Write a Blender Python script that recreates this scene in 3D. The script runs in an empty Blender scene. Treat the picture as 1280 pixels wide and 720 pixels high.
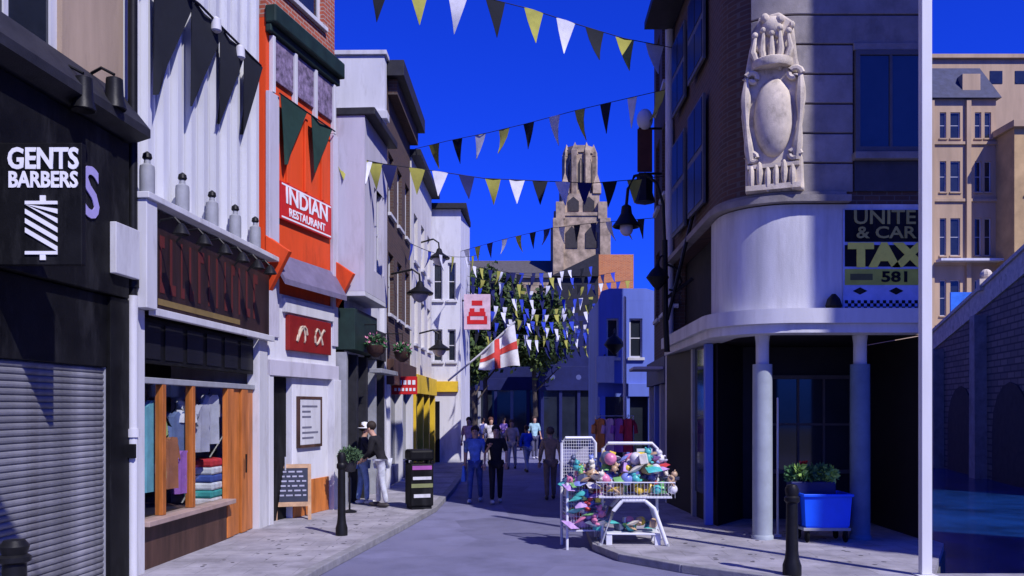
import bpy, math, random
from mathutils import Vector, Matrix
random.seed(7)
R = math.radians
scene = bpy.context.scene
COL = scene.collection

# ------------------------------------------------------------------ camera
F, CX, HY, CH = 1100.0, 640.0, 510.0, 2.15      # focal length in px of the 1280 px photo, centre, horizon row, eye height
cam = bpy.data.cameras.new('Camera')
cam.sensor_width = 36.0
cam.lens = 36.0 * F / 1280.0
cam.shift_y = (HY - 360.0) / 1280.0
cam.clip_start, cam.clip_end = 0.1, 3000.0
camo = bpy.data.objects.new('Camera', cam)
camo.location = (0, 0, CH)
camo.rotation_euler = (R(90), 0, 0)
COL.objects.link(camo)
scene.camera = camo

# ------------------------------------------------------------------ sky and sun
SUN_H = Vector((0.62, -0.785, 0)).normalized()   # horizontal direction towards the sun: behind and to the right
SUN_EL = R(47)
to_sun = Vector((SUN_H.x * math.cos(SUN_EL), SUN_H.y * math.cos(SUN_EL), math.sin(SUN_EL)))
world = bpy.data.worlds.new('World')
scene.world = world
world.use_nodes = True
wn, wl = world.node_tree.nodes, world.node_tree.links
wn.clear()
sky = wn.new('ShaderNodeTexSky')
sky.sky_type = 'NISHITA'
sky.sun_disc = False
sky.sun_elevation = SUN_EL
sky.sun_rotation = math.atan2(SUN_H.x, SUN_H.y)
sky.altitude = 150
sky.air_density = 1.0
sky.dust_density = 0.8
sky.ozone_density = 5.0
grade = wn.new('ShaderNodeMix')
grade.data_type = 'RGBA'
grade.blend_type = 'MULTIPLY'
grade.inputs[0].default_value = 1.0
grade.inputs[7].default_value = (0.06, 0.235, 1.80, 1)
bg = wn.new('ShaderNodeBackground')
bg.inputs['Strength'].default_value = 0.112
wo = wn.new('ShaderNodeOutputWorld')
wl.new(sky.outputs[0], grade.inputs[6])
wl.new(grade.outputs[2], bg.inputs['Color'])
wl.new(bg.outputs[0], wo.inputs['Surface'])

sun = bpy.data.lights.new('Sun', 'SUN')
sun.energy = 5.0
sun.angle = R(0.5)
sun.color = (1.0, 0.955, 0.96)
suno = bpy.data.objects.new('Sun', sun)
suno.rotation_euler = to_sun.to_track_quat('Z', 'Y').to_euler()
suno.location = (20, -20, 30)
COL.objects.link(suno)

vs = scene.view_settings
vs.view_transform = 'Standard'
vs.look = 'None'
vs.exposure = -0.05
vs.gamma = 1.0
vs.use_curve_mapping = False

# ------------------------------------------------------------------ pixel helpers (photo pixels, 1280 x 720)
def X(px, y): return (px - CX) / F * y
def Z(py, y): return CH + (HY - py) / F * y
def GY(py): return F * CH / (py - HY)                 # ground distance of a pixel row
def P3(px, py, y): return Vector((X(px, y), y, Z(py, y)))

# ------------------------------------------------------------------ materials
MATS = {}
def M(name, rgb, rough=0.75, var=0.18, scale=3.0, bump=0.15, metal=0.0, streak=False, spec=0.3, fine=60.0):
    if name in MATS: return MATS[name]
    m = bpy.data.materials.new(name)
    m.use_nodes = True
    n, l = m.node_tree.nodes, m.node_tree.links
    b = n['Principled BSDF']
    b.inputs['Roughness'].default_value = rough
    b.inputs['Metallic'].default_value = metal
    b.inputs['Specular IOR Level'].default_value = spec
    tc = n.new('ShaderNodeTexCoord')
    mp = n.new('ShaderNodeMapping')
    if streak: mp.inputs['Scale'].default_value = (1.0, 1.0, 0.15)
    l.new(tc.outputs['Object'], mp.inputs[0])
    nz = n.new('ShaderNodeTexNoise')
    nz.inputs['Scale'].default_value = scale
    nz.inputs['Detail'].default_value = 6
    nz.inputs['Roughness'].default_value = 0.65
    l.new(mp.outputs[0], nz.inputs['Vector'])
    cr = n.new('ShaderNodeValToRGB')
    e = cr.color_ramp.elements
    e[0].position, e[1].position = 0.3, 0.7
    c0 = [max(0, c * (1 - var * 1.3)) for c in rgb]
    c1 = [min(1, c * (1 + var)) for c in rgb]
    e[0].color = (*c0, 1); e[1].color = (*c1, 1)
    l.new(nz.outputs['Fac'], cr.inputs[0])
    l.new(cr.outputs[0], b.inputs['Base Color'])
    if bump:
        n2 = n.new('ShaderNodeTexNoise')
        n2.inputs['Scale'].default_value = fine
        n2.inputs['Detail'].default_value = 3
        l.new(tc.outputs['Object'], n2.inputs['Vector'])
        bp = n.new('ShaderNodeBump')
        bp.inputs['Strength'].default_value = bump
        bp.inputs['Distance'].default_value = 0.01
        l.new(n2.outputs['Fac'], bp.inputs['Height'])
        l.new(bp.outputs[0], b.inputs['Normal'])
    MATS[name] = m
    return m

def brickmat(name, c1, c2, mortar, scale=1.0, rough=0.85):
    m = M(name, c1, rough)
    n, l = m.node_tree.nodes, m.node_tree.links
    b = n['Principled BSDF']
    br = n.new('ShaderNodeTexBrick')
    br.inputs['Scale'].default_value = scale
    br.inputs['Color1'].default_value = (*c1, 1)
    br.inputs['Color2'].default_value = (*c2, 1)
    br.inputs['Mortar'].default_value = (*mortar, 1)
    br.inputs['Brick Width'].default_value = 0.23
    br.inputs['Row Height'].default_value = 0.078
    br.inputs['Mortar Size'].default_value = 0.010
    tc = n.new('ShaderNodeTexCoord')
    sp = n.new('ShaderNodeSeparateXYZ')
    ad = n.new('ShaderNodeMath'); ad.operation = 'ADD'
    cb = n.new('ShaderNodeCombineXYZ')
    l.new(tc.outputs['Object'], sp.inputs[0])
    l.new(sp.outputs[0], ad.inputs[0]); l.new(sp.outputs[1], ad.inputs[1])
    l.new(ad.outputs[0], cb.inputs[0]); l.new(sp.outputs[2], cb.inputs[1])
    l.new(cb.outputs[0], br.inputs['Vector'])
    l.new(br.outputs[0], b.inputs['Base Color'])
    return m

def glassmat(name, tint=(0.02, 0.025, 0.035), rough=0.06):
    m = M(name, tint, rough, var=0.25, scale=1.2, bump=0.0, spec=0.6)
    return m

def cleanglass(name):
    m = bpy.data.materials.new(name); m.use_nodes = True
    n, l = m.node_tree.nodes, m.node_tree.links
    n.remove(n['Principled BSDF'])
    tr = n.new('ShaderNodeBsdfTransparent'); tr.inputs[0].default_value = (0.86, 0.9, 0.9, 1)
    gl = n.new('ShaderNodeBsdfGlossy'); gl.inputs['Roughness'].default_value = 0.03
    lw = n.new('ShaderNodeLayerWeight'); lw.inputs[0].default_value = 0.5
    pw_ = n.new('ShaderNodeMath'); pw_.operation = 'POWER'; pw_.inputs[1].default_value = 4.0; l.new(lw.outputs['Facing'], pw_.inputs[0])
    fr = n.new('ShaderNodeMath'); fr.operation = 'MULTIPLY_ADD'; fr.inputs[1].default_value = 0.5; fr.inputs[2].default_value = 0.04; l.new(pw_.outputs[0], fr.inputs[0])
    mx = n.new('ShaderNodeMixShader')
    l.new(fr.outputs[0], mx.inputs[0]); l.new(tr.outputs[0], mx.inputs[1]); l.new(gl.outputs[0], mx.inputs[2])
    l.new(mx.outputs[0], n['Material Output'].inputs[0])
    MATS[name] = m
    return m

black = M('black_paint', (0.007, 0.007, 0.008), 0.55, 0.5, 2, 0.15, spec=0.12)
iron = M('black_iron', (0.010, 0.010, 0.011), 0.45, 0.25, 12, 0.1, spec=0.2)
white = M('white_paint', (0.58, 0.58, 0.60), 0.6, 0.10, 2.5, 0.08, streak=True)
whitewall = M('white_render', (0.64, 0.64, 0.67), 0.85, 0.12, 1.6, 0.25, streak=True)
panelwhite = M('white_ribbed_cladding', (0.62, 0.63, 0.66), 0.6, 0.10, 1.5, 0.06, streak=True)
lilac = M('lilac_grey_render', (0.50, 0.48, 0.55), 0.85, 0.12, 1.6, 0.25, streak=True)
cream = M('cream_render', (0.64, 0.61, 0.56), 0.85, 0.12, 1.4, 0.25, streak=True)
tan = M('tan_render', (0.40, 0.30, 0.21), 0.85, 0.2, 1.4, 0.25, streak=True)
glass = glassmat('dark_window_glass')
shopglass = cleanglass('clear_shop_glass')
orangew = M('varnished_orange_wood', (0.50, 0.16, 0.035), 0.4, 0.35, 6, 0.1, streak=True)
brownw = M('brown_wood', (0.075, 0.038, 0.028), 0.55, 0.4, 5, 0.1, streak=True)
orange = M('orange_red_paint', (0.72, 0.075, 0.014), 0.6, 0.12, 2.5, 0.1, streak=True)
red = M('red_sign_paint', (0.55, 0.018, 0.018), 0.45, 0.1, 3, 0.03)
darkred = M('dark_red_paint', (0.22, 0.012, 0.010), 0.5, 0.2, 3, 0.05)
stone = M('warm_carved_stone', (0.62, 0.54, 0.42), 0.85, 0.18, 3.5, 0.4)
stone2 = M('grey_rusticated_stone', (0.29, 0.265, 0.25), 0.88, 0.2, 2.5, 0.4)
slate = M('dark_slate', (0.022, 0.022, 0.027), 0.6, 0.3, 5, 0.3)
metalgrey = M('grey_painted_metal', (0.30, 0.31, 0.33), 0.5, 0.15, 4, 0.05)
chrome = M('zinc_tube', (0.62, 0.63, 0.66), 0.35, 0.12, 6, 0.03, metal=0.3)
darkbrick = brickmat('dark_brown_brick', (0.10, 0.055, 0.040), (0.07, 0.042, 0.035), (0.10, 0.085, 0.075))
redbrick = brickmat('red_brick', (0.42, 0.10, 0.05), (0.33, 0.08, 0.045), (0.38, 0.30, 0.25))
orangebrick = brickmat('orange_brick', (0.62, 0.20, 0.05), (0.50, 0.14, 0.035), (0.5, 0.33, 0.2))
bluepaint = M('blue_shop_paint', (0.13, 0.19, 0.58), 0.55, 0.12, 2, 0.05, streak=True)
navypaint = M('navy_shop_paint', (0.015, 0.02, 0.10), 0.5, 0.2, 2, 0.05)
greenboard = M('dark_green_board', (0.012, 0.030, 0.024), 0.6, 0.3, 3, 0.1)
yellowp = M('yellow_paint', (0.72, 0.48, 0.03), 0.55, 0.12, 3, 0.05)
goldp = M('gold_lettering', (0.80, 0.76, 0.10), 0.5, 0.1, 6, 0.03)
whitel = M('white_lettering', (0.80, 0.80, 0.82), 0.5, 0.06, 6, 0.0)
purplel = M('violet_lettering', (0.38, 0.34, 0.62), 0.5, 0.08, 6, 0.0)

def addrand(m, amt):
    n, l = m.node_tree.nodes, m.node_tree.links
    oi = n.new('ShaderNodeObjectInfo')
    ma = n.new('ShaderNodeMath'); ma.operation = 'MULTIPLY_ADD'; ma.inputs[1].default_value = amt; ma.inputs[2].default_value = 1-amt*.6
    l.new(oi.outputs['Random'], ma.inputs[0])
    mx = n.new('ShaderNodeMix'); mx.data_type = 'RGBA'; mx.blend_type = 'MULTIPLY'; mx.inputs[0].default_value = 1
    b = n['Principled BSDF']
    l.new(b.inputs['Base Color'].links[0].from_socket, mx.inputs[6]); l.new(ma.outputs[0], mx.inputs[7])
    l.new(mx.outputs[2], b.inputs['Base Color'])
def addstain(m, col, scale, amt, stretch=.25):
    n, l = m.node_tree.nodes, m.node_tree.links
    tc = n.new('ShaderNodeTexCoord'); mp = n.new('ShaderNodeMapping'); mp.inputs['Scale'].default_value = (1, 1, stretch)
    nz = n.new('ShaderNodeTexNoise'); nz.inputs['Scale'].default_value = scale; nz.inputs['Detail'].default_value = 8; nz.inputs['Roughness'].default_value = .7
    cr = n.new('ShaderNodeValToRGB'); cr.color_ramp.elements[0].position = .52; cr.color_ramp.elements[1].position = .72
    cr.color_ramp.elements[0].color = (0, 0, 0, 1); cr.color_ramp.elements[1].color = (amt, amt, amt, 1)
    mx = n.new('ShaderNodeMix'); mx.data_type = 'RGBA'; mx.inputs[7].default_value = (*col, 1)
    b = n['Principled BSDF']
    l.new(tc.outputs['Object'], mp.inputs[0]); l.new(mp.outputs[0], nz.inputs['Vector']); l.new(nz.outputs['Fac'], cr.inputs[0])
    l.new(cr.outputs[0], mx.inputs[0]); l.new(b.inputs['Base Color'].links[0].from_socket, mx.inputs[6]); l.new(mx.outputs[2], b.inputs['Base Color'])
addrand(panelwhite, .16); addrand(stone2, .22); addrand(orangew, .3)
for m_ in (whitewall, white, panelwhite, lilac, cream): addstain(m_, (.20, .18, .17), 2.6, .45)
addstain(stone, (.16, .13, .10), 5, .7, .6); addstain(stone2, (.10, .09, .085), 2.2, .6, .5); addstain(tan, (.14, .10, .08), 2, .6)
addstain(orange, (.25, .03, .01), 3, .5); addstain(black, (.03, .03, .032), 3, .8); addstain(redbrick, (.12, .05, .04), 2, .5)

# ------------------------------------------------------------------ mesh builder
class MB:
    def __init__(s): s.v, s.f = [], []
    def add(s, vs, fs):
        o = len(s.v)
        s.v += [tuple(v) for v in vs]
        s.f += [tuple(i + o for i in f) for f in fs]
        return s
    def box(s, x0, x1, y0, y1, z0, z1):
        return s.add([(x0,y0,z0),(x1,y0,z0),(x1,y1,z0),(x0,y1,z0),(x0,y0,z1),(x1,y0,z1),(x1,y1,z1),(x0,y1,z1)],
                     [(0,3,2,1),(4,5,6,7),(0,1,5,4),(1,2,6,5),(2,3,7,6),(3,0,4,7)])
    def prism(s, pts, y0, y1):                        # outline in (x, z), extruded in y
        n = len(pts)
        vs = [(x, y0, z) for x, z in pts] + [(x, y1, z) for x, z in pts]
        fs = [tuple(range(n)), tuple(range(2*n-1, n-1, -1))]
        for i in range(n):
            j = (i + 1) % n
            fs.append((i, i+n, j+n, j))
        return s.add(vs, fs)
    def slab(s, pts, z0, z1):                         # outline in (x, y), extruded in z
        n = len(pts)
        vs = [(x, y, z0) for x, y in pts] + [(x, y, z1) for x, y in pts]
        fs = [tuple(range(n-1, -1, -1)), tuple(range(n, 2*n))]
        for i in range(n):
            j = (i + 1) % n
            fs.append((i, j, j+n, i+n))
        return s.add(vs, fs)
    def tube(s, path, r, n=8):
        path = [Vector(p) for p in path]
        rs = r if isinstance(r, (list, tuple)) else [r] * len(path)
        vs, fs = [], []
        for i, p in enumerate(path):
            d = (path[min(i+1, len(path)-1)] - path[max(i-1, 0)]).normalized()
            up = Vector((0,0,1)) if abs(d.z) < 0.9 else Vector((1,0,0))
            a = d.cross(up).normalized(); b = a.cross(d).normalized()
            for k in range(n):
                t = 2*math.pi*k/n
                vs.append(p + (a*math.cos(t) + b*math.sin(t)) * rs[i])
        for i in range(len(path)-1):
            for k in range(n):
                k2 = (k+1) % n
                fs.append((i*n+k, i*n+k2, (i+1)*n+k2, (i+1)*n+k))
        fs.append(tuple(range(n-1, -1, -1))); fs.append(tuple(range((len(path)-1)*n, len(path)*n)))
        return s.add(vs, fs)
    def lathe(s, prof, cx=0, cy=0, n=14):
        vs, fs = [], []
        for r, z in prof:
            for k in range(n):
                t = 2*math.pi*k/n
                vs.append((cx + r*math.cos(t), cy + r*math.sin(t), z))
        for i in range(len(prof)-1):
            for k in range(n):
                k2 = (k+1) % n
                fs.append((i*n+k, i*n+k2, (i+1)*n+k2, (i+1)*n+k))
        fs.append(tuple(range(n-1, -1, -1))); fs.append(tuple(range((len(prof)-1)*n, len(prof)*n)))
        return s.add(vs, fs)
    def ell(s, c, r, n=12, m=8):
        vs, fs = [], []
        for i in range(1, m):
            p = math.pi*i/m
            for k in range(n):
                t = 2*math.pi*k/n
                vs.append((c[0]+r[0]*math.sin(p)*math.cos(t), c[1]+r[1]*math.sin(p)*math.sin(t), c[2]+r[2]*math.cos(p)))
        vs.append((c[0], c[1], c[2]+r[2])); vs.append((c[0], c[1], c[2]-r[2]))
        T, B = len(vs)-2, len(vs)-1
        for i in range(m-2):
            for k in range(n):
                k2 = (k+1) % n
                fs.append((i*n+k, (i+1)*n+k, (i+1)*n+k2, i*n+k2))
        for k in range(n):
            k2 = (k+1) % n
            fs.append((T, k, k2)); fs.append((B, (m-2)*n+k2, (m-2)*n+k))
        return s.add(vs, fs)
    def xf(s, mat):
        s.v = [tuple(mat @ Vector(v)) for v in s.v]
        return s
    def mesh(s, name, mat):
        me = bpy.data.meshes.new(name)
        me.from_pydata(s.v, [], s.f)
        me.update()
        if mat: me.materials.append(mat)
        return me

def O(name, mb, mat, parent=None, smooth=False, bevel=0.0, label=None, cat=None, group=None, kind=None, loc=None, rot=None):
    me = mb.mesh(name, mat) if isinstance(mb, MB) else mb
    o = bpy.data.objects.new(name, me)
    COL.objects.link(o)
    if parent: o.parent = parent
    if loc is not None: o.location = loc
    if rot is not None: o.rotation_euler = rot
    if smooth and isinstance(mb, MB):
        me.shade_smooth() if hasattr(me, 'shade_smooth') else None
        try: me.set_sharp_from_angle(angle=R(40))
        except Exception: pass
    if bevel:
        bv = o.modifiers.new('Bevel', 'BEVEL'); bv.width = bevel; bv.segments = 2; bv.limit_method = 'ANGLE'
    tag(o, label, cat, group, kind)
    return o

def tag(o, label=None, cat=None, group=None, kind=None):
    if label: o['label'] = label
    if cat: o['category'] = cat
    if group: o['group'] = group
    if kind: o['kind'] = kind
    return o

def E(name, loc, rz=0.0, label=None, cat=None, group=None):
    o = bpy.data.objects.new(name, None)
    o.empty_display_size = 0.3
    COL.objects.link(o)
    o.location = loc; o.rotation_euler = (0, 0, rz)
    return tag(o, label, cat, group)

def BX(name, mat, parent, x0, x1, y0, y1, z0, z1, bevel=0.008, **k):
    return O(name, MB().box(min(x0,x1), max(x0,x1), y0, y1, z0, z1), mat, parent, bevel=bevel, **k)

def TEXT(name, body, mat, parent, loc, size, rot=(R(90), 0, 0), depth=0.005, bold=0.0, align='CENTER', sx=1.0, **k):
    cu = bpy.data.curves.new(name, 'FONT')
    cu.body = body; cu.size = size; cu.extrude = depth; cu.offset = bold
    cu.align_x = align; cu.align_y = 'CENTER'
    cu.resolution_u = 3
    t = bpy.data.objects.new(name + '_curve', cu)
    COL.objects.link(t)
    dg = bpy.context.evaluated_depsgraph_get()
    me = bpy.data.meshes.new_from_object(t.evaluated_get(dg))
    bpy.data.objects.remove(t)
    for v in me.vertices: v.co.x *= sx
    me.materials.clear(); me.materials.append(mat)
    o = bpy.data.objects.new(name, me)
    COL.objects.link(o)
    o.parent = parent; o.location = loc; o.rotation_euler = rot
    return tag(o, **k) if k else o

class Line:
    """A facade line on plan: left end, right end as seen from the street."""
    def __init__(s, xl, yl, xr, yr):
        s.p, s.q = Vector((xl, yl)), Vector((xr, yr))
        s.W = (s.q - s.p).length
        s.d = (s.q - s.p) / s.W
        s.rz = math.atan2(s.d.y, s.d.x)
    def u(s, px, out=0.0):
        n = Vector((s.d.y, -s.d.x))                   # outward
        p = s.p + n * out
        k = (px - CX) / F                              # solve p.x + t d.x = k (p.y + t d.y)
        return (k * p.y - p.x) / (s.d.x - k * s.d.y)
    def z(s, px, py, out=0.0):
        t = s.u(px, out)
        n = Vector((s.d.y, -s.d.x))
        y = (s.p + n * out + s.d * t).y
        return Z(py, y)
    def root(s, name, label, cat, group=None):
        return E(name, (s.p.x, s.p.y, 0), s.rz, label, cat, group)

def wall_openings(W, H, ops, depth=0.25, z0=0.0, x0=0.0):
    """front wall sheet with real openings and reveals; local x right, y into the building"""
    xs = sorted(set([x0, x0+W] + [v for o in ops for v in (o[0], o[1])]))
    zs = sorted(set([z0, z0+H] + [v for o in ops for v in (o[2], o[3])]))
    m = MB()
    for i in range(len(xs)-1):
        for j in range(len(zs)-1):
            a, b, c, d = xs[i], xs[i+1], zs[j], zs[j+1]
            cx, cz = (a+b)/2, (c+d)/2
            if any(o[0] < cx < o[1] and o[2] < cz < o[3] for o in ops): continue
            m.add([(a,0,c),(b,0,c),(b,0,d),(a,0,d)], [(0,1,2,3)])
    for a, b, c, d in ops:
        m.add([(a,0,c),(a,depth,c),(a,depth,d),(a,0,d)], [(0,1,2,3)])
        m.add([(b,0,c),(b,0,d),(b,depth,d),(b,depth,c)], [(0,1,2,3)])
        m.add([(a,0,c),(b,0,c),(b,depth,c),(a,depth,c)], [(0,1,2,3)])
        m.add([(a,0,d),(a,depth,d),(b,depth,d),(b,0,d)], [(0,1,2,3)])
    a, b, c, d = x0, x0+W, z0, z0+H
    m.add([(a,0,c),(a,0,d),(a,depth,d),(a,depth,c)], [(0,1,2,3)])
    m.add([(b,0,c),(b,depth,c),(b,depth,d),(b,0,d)], [(0,1,2,3)])
    m.add([(a,0,d),(b,0,d),(b,depth,d),(a,depth,d)], [(0,1,2,3)])
    return m

def window(parent, a, b, c, d, y=0.12, fr=None, nx=1, nz=2, fw=0.05, sill=True, gl=None, sillmat=None, name='window'):
    """frame mesh with glazing bars; each pane a child, sill a child"""
    fr = fr or white; gl = gl or glass
    m = MB()
    m.box(a, a+fw, y, y+.06, c, d); m.box(b-fw, b, y, y+.06, c, d)
    m.box(a+fw, b-fw, y, y+.06, c, c+fw); m.box(a+fw, b-fw, y, y+.06, d-fw, d)
    iw, ih = (b-a-2*fw), (d-c-2*fw)
    bw = fw*0.6
    for i in range(1, nx):
        x = a+fw+iw*i/nx
        m.box(x-bw/2, x+bw/2, y+.005, y+.055, c+fw, d-fw)
    for j in range(1, nz):
        z = c+fw+ih*j/nz
        m.box(a+fw, b-fw, y+.008, y+.052, z-bw/2, z+bw/2)
    w = O(name, m, fr, parent)
    for i in range(nx):
        for j in range(nz):
            x, z = a+fw+iw*i/nx, c+fw+ih*j/nz
            O('pane', MB().box(x+.002, x+iw/nx-.002, y+.026, y+.036, z+.002, z+ih/nz-.002), gl, w)
    if sill:
        O('sill', MB().box(a-.06, b+.06, -.08, y-.002, c-.09, c-.002), sillmat or white, w, bevel=.008)
    return w

# ------------------------------------------------------------------ ground, road, pavements, water
asphalt = M('asphalt_road', (0.195, 0.195, 0.31), 0.85, 0.18, 1.4, 0.6, fine=140)
paving = M('grey_paving', (0.34, 0.325, 0.355), 0.85, 0.26, 1.6, 0.5, fine=90)
earth = M('far_ground', (0.10, 0.10, 0.09), 0.9, 0.3, 0.2, 0.2)
kerbm = M('granite_kerb', (0.24, 0.235, 0.25), 0.8, 0.2, 5, 0.4)
for mm, sc, wd in ((paving, 1.0, 0.6),):               # slab joints in the paving material: too fine to pick apart at this size
    n, l = mm.node_tree.nodes, mm.node_tree.links
    br = n.new('ShaderNodeTexBrick')
    br.inputs['Scale'].default_value = sc
    br.inputs['Brick Width'].default_value = wd; br.inputs['Row Height'].default_value = 0.45
    br.inputs['Mortar Size'].default_value = 0.008
    br.inputs['Color1'].default_value = (1, 1, 1, 1); br.inputs['Color2'].default_value = (0.86, 0.86, 0.88, 1)
    br.inputs['Mortar'].default_value = (0.70, 0.70, 0.70, 1)
    tc = n.new('ShaderNodeTexCoord'); l.new(tc.outputs['Object'], br.inputs['Vector'])
    mx = n.new('ShaderNodeMix'); mx.data_type = 'RGBA'; mx.blend_type = 'MULTIPLY'; mx.inputs[0].default_value = 1
    src = n['Principled BSDF'].inputs['Base Color'].links[0].from_socket
    l.new(src, mx.inputs[6]); l.new(br.outputs[0], mx.inputs[7])
    l.new(mx.outputs[2], n['Principled BSDF'].inputs['Base Color'])
# patches and old repairs in the asphalt
n, l = asphalt.node_tree.nodes, asphalt.node_tree.links
vz = n.new('ShaderNodeTexVoronoi'); vz.inputs['Scale'].default_value = 0.55
tc = n.new('ShaderNodeTexCoord'); l.new(tc.outputs['Object'], vz.inputs['Vector'])
mx = n.new('ShaderNodeMix'); mx.data_type = 'RGBA'; mx.blend_type = 'MULTIPLY'; mx.inputs[0].default_value = 0.3
bw_ = n.new('ShaderNodeRGBToBW'); l.new(vz.outputs['Color'], bw_.inputs[0])
src = n['Principled BSDF'].inputs['Base Color'].links[0].from_socket
l.new(src, mx.inputs[6]); l.new(bw_.outputs[0], mx.inputs[7])
l.new(mx.outputs[2], n['Principled BSDF'].inputs['Base Color'])

gpts = [(-400, -60), (60, -60), (60, 10.9), (5.25, 10.9), (6.55, 13.3), (6.55, 47), (19, 60), (60, 62), (400, 62), (400, 900), (-400, 900)]
O('ground', MB().slab(gpts, -0.6, 0.0), earth, kind='structure')
road_l = [(-3.6, -8), (-3.1, 4), (-2.46, 11.3), (-1.9, 15.5), (-1.57, 18.2), (-1.5, 22), (-1.5, 28), (-1.2, 34), (-0.8, 40), (0, 52)]
road_r = [(4.6, 52), (2.9, 40), (1.75, 30), (1.6, 22), (1.45, 18), (1.25, 14.5), (1.22, 13.2), (1.5, 12.3), (2.2, 11.45), (3.2, 10.6), (5.0, 9.4), (9, 7.5), (30, 6), (30, -8)]
O('road', MB().add([(x, y, 0.004) for x, y in road_l + road_r], [tuple(range(len(road_l + road_r)))[::-1]]), asphalt, kind='structure')
addstain(paving, (.10, .095, .10), 1.8, .55, 1.0); addstain(asphalt, (.13, .125, .18), .7, .6, 1.0)
left_pav = road_l + [(-2.5, 52), (-8, 40), (-8, -8)]
O('pavement', MB().slab(left_pav[::-1], 0.002, 0.11), paving, kind='structure')
right_pav = road_r[:-2] + [(9, 10.85), (5.2, 10.85), (6.5, 13.25), (6.5, 46), (9, 52)]
O('pavement', MB().slab(right_pav[::-1], 0.002, 0.11), paving, kind='structure')
def kerb(path, side):
    m = MB()
    for (a, b) in zip(path[:-1], path[1:]):
        a, b = Vector((*a, 0)), Vector((*b, 0))
        d = (b-a); L = d.length; d.normalize()
        nrm = Vector((-d.y, d.x, 0)) * side
        k = max(1, int(L/0.9))
        for i in range(k):
            p, q = a + d*(L*i/k + .004), a + d*(L*(i+1)/k - .004)
            vs = [p - nrm*.012, q - nrm*.012, q + nrm*.14, p + nrm*.14]
            m.slab([(v.x, v.y) for v in vs] if side > 0 else [(v.x, v.y) for v in vs[::-1]], .003, .116)
    return m
O('kerb', kerb(road_l[1:], 1), kerbm, kind='structure', bevel=0.012)
O('kerb', kerb(road_r[:-2], 1), kerbm, kind='structure', bevel=0.012)
water = M('harbour_water', (0.006, 0.04, 0.17), 0.2, 0.5, 0.5, 0.9, fine=2.2, spec=0.3)
O('water', MB().add([(5.0, 10.9, -0.95), (120, 10.9, -0.95), (120, 64, -0.95), (5.0, 64, -0.95)], [(0, 1, 2, 3)]), water, kind='structure')
O('quay_wall', MB().box(5.3, 60, 10.88, 10.94, -1.3, -0.01), stone2, kind='structure')

# ================================================================== LEFT ROW
# ---- barber's shop: black shopfront under a tan wall
LB = Line(-5.08, 5.0, -4.675, 10.58)
rb = LB.root('barber_shop', 'black barber shopfront with closed roller shutter under a tan upper wall', 'shop')
W = LB.W
H0 = LB.z(60, 118)
wx0, wx1 = LB.u(-60), LB.u(78)
zs = LB.z(78, 84)
O('wall', wall_openings(W, 13-5.3, [(wx0, wx1, zs, zs+2.4)], 0.25, 5.3), tan, rb)
BX('wall', black, rb, 0, W, 0.30, 7.5, 0, 12.95, 0)
window(rb, wx0, wx1, zs, zs+2.4, 0.06, white, 2, 2, 0.11, gl=glass)
BX('fascia', black, rb, 0, W-.12, -0.14, 0.295, 3.45, 5.28)
O('cornice', MB().prism([(0, 0), (0.34, 0.10), (0.34, 0.2), (0, 0.62)], 0, W), slate, rb, rot=(0, 0, 0)).matrix_local = Matrix.Translation((0, -0.001, 5.285)) @ Matrix(((0,1,0,0),(-1,0,0,0),(0,0,1,0),(0,0,0,1)))
BX('shutter_box', black, rb, 0.3, LB.u(128), -0.06, 0.25, 2.62, 3.44)
BX('pier', black, rb, LB.u(128), W, -0.10, 0.295, 0.11, 3.44)
shm = M('galvanised_shutter', (0.21, 0.21, 0.23), 0.55, 0.55, 1.3, 0.08, metal=0.1)
addrand(shm, .35); addstain(shm, (.06, .05, .05), 1.6, .8, 1.0)
sl = MB()
prof = [(-.008, 0), (-.024, .014), (-.028, .033), (-.024, .052), (-.008, .066), (.0, .066), (.0, 0)]
L = LB.u(127) - .3
sl.add([(0.0, y, z) for y, z in prof] + [(L, y, z) for y, z in prof],
       [tuple(range(7)), tuple(range(13, 6, -1))] + [(i, i+7, (i+1) % 7+7, (i+1) % 7) for i in range(7)])
sm = sl.mesh('slat', shm)
shut = O('roller_shutter', MB().box(.3, .3+L, .02, .05, .11, 2.62), metalgrey, rb)
for x in (.27, .302+L): BX('guide_rail', metalgrey, shut, x, x+.025, -.04, .05, .11, 2.62, 0)
for i in range(37):
    O('slat', sm, None, shut, loc=(.3, 0.0, .12+.0674*i))
TEXT('lettering', 'S', purplel, rb, (LB.u(113, .15), -0.155, LB.z(110, 250)), 0.78, bold=.012)
BX('corbel', white, rb, LB.u(122), W-.02, -0.22, -0.142, LB.z(135, 345), LB.z(135, 282))

bs = E('barber_sign', (LB.p.x + LB.d.x*3.0 + .13, 8.0, 3.5), 0, 'black hanging sign with white lettering and barber pole by the shutter', 'sign')
x0, x1 = 0.0, X(105, 8.0) - bs.location.x
z0, z1 = Z(332, 8.0)-3.5, Z(180, 8.0)-3.5
BX('panel', black, bs, x0+.04, x1, -.04, .04, z0, z1)
O('bracket', MB().box(-.1, .04, -.02, .02, z1-.3, z1-.22).box(-.1, .04, -.02, .02, z0+.22, z0+.3), iron, bs)
cx = X(57, 8.0) - bs.location.x
TEXT('lettering', 'GENTS', whitel, bs, (cx, -.045, Z(201, 8.0)-3.5), .262, bold=.008, sx=.80)
TEXT('lettering', 'BARBERS', whitel, bs, (cx, -.045, Z(227, 8.0)-3.5), .20, bold=.006, sx=.80)
m = MB()
a, b, c, d = X(35, 8.0)-bs.location.x, X(75, 8.0)-bs.location.x, Z(322, 8.0)-3.5, Z(250, 8.0)-3.5
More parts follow.
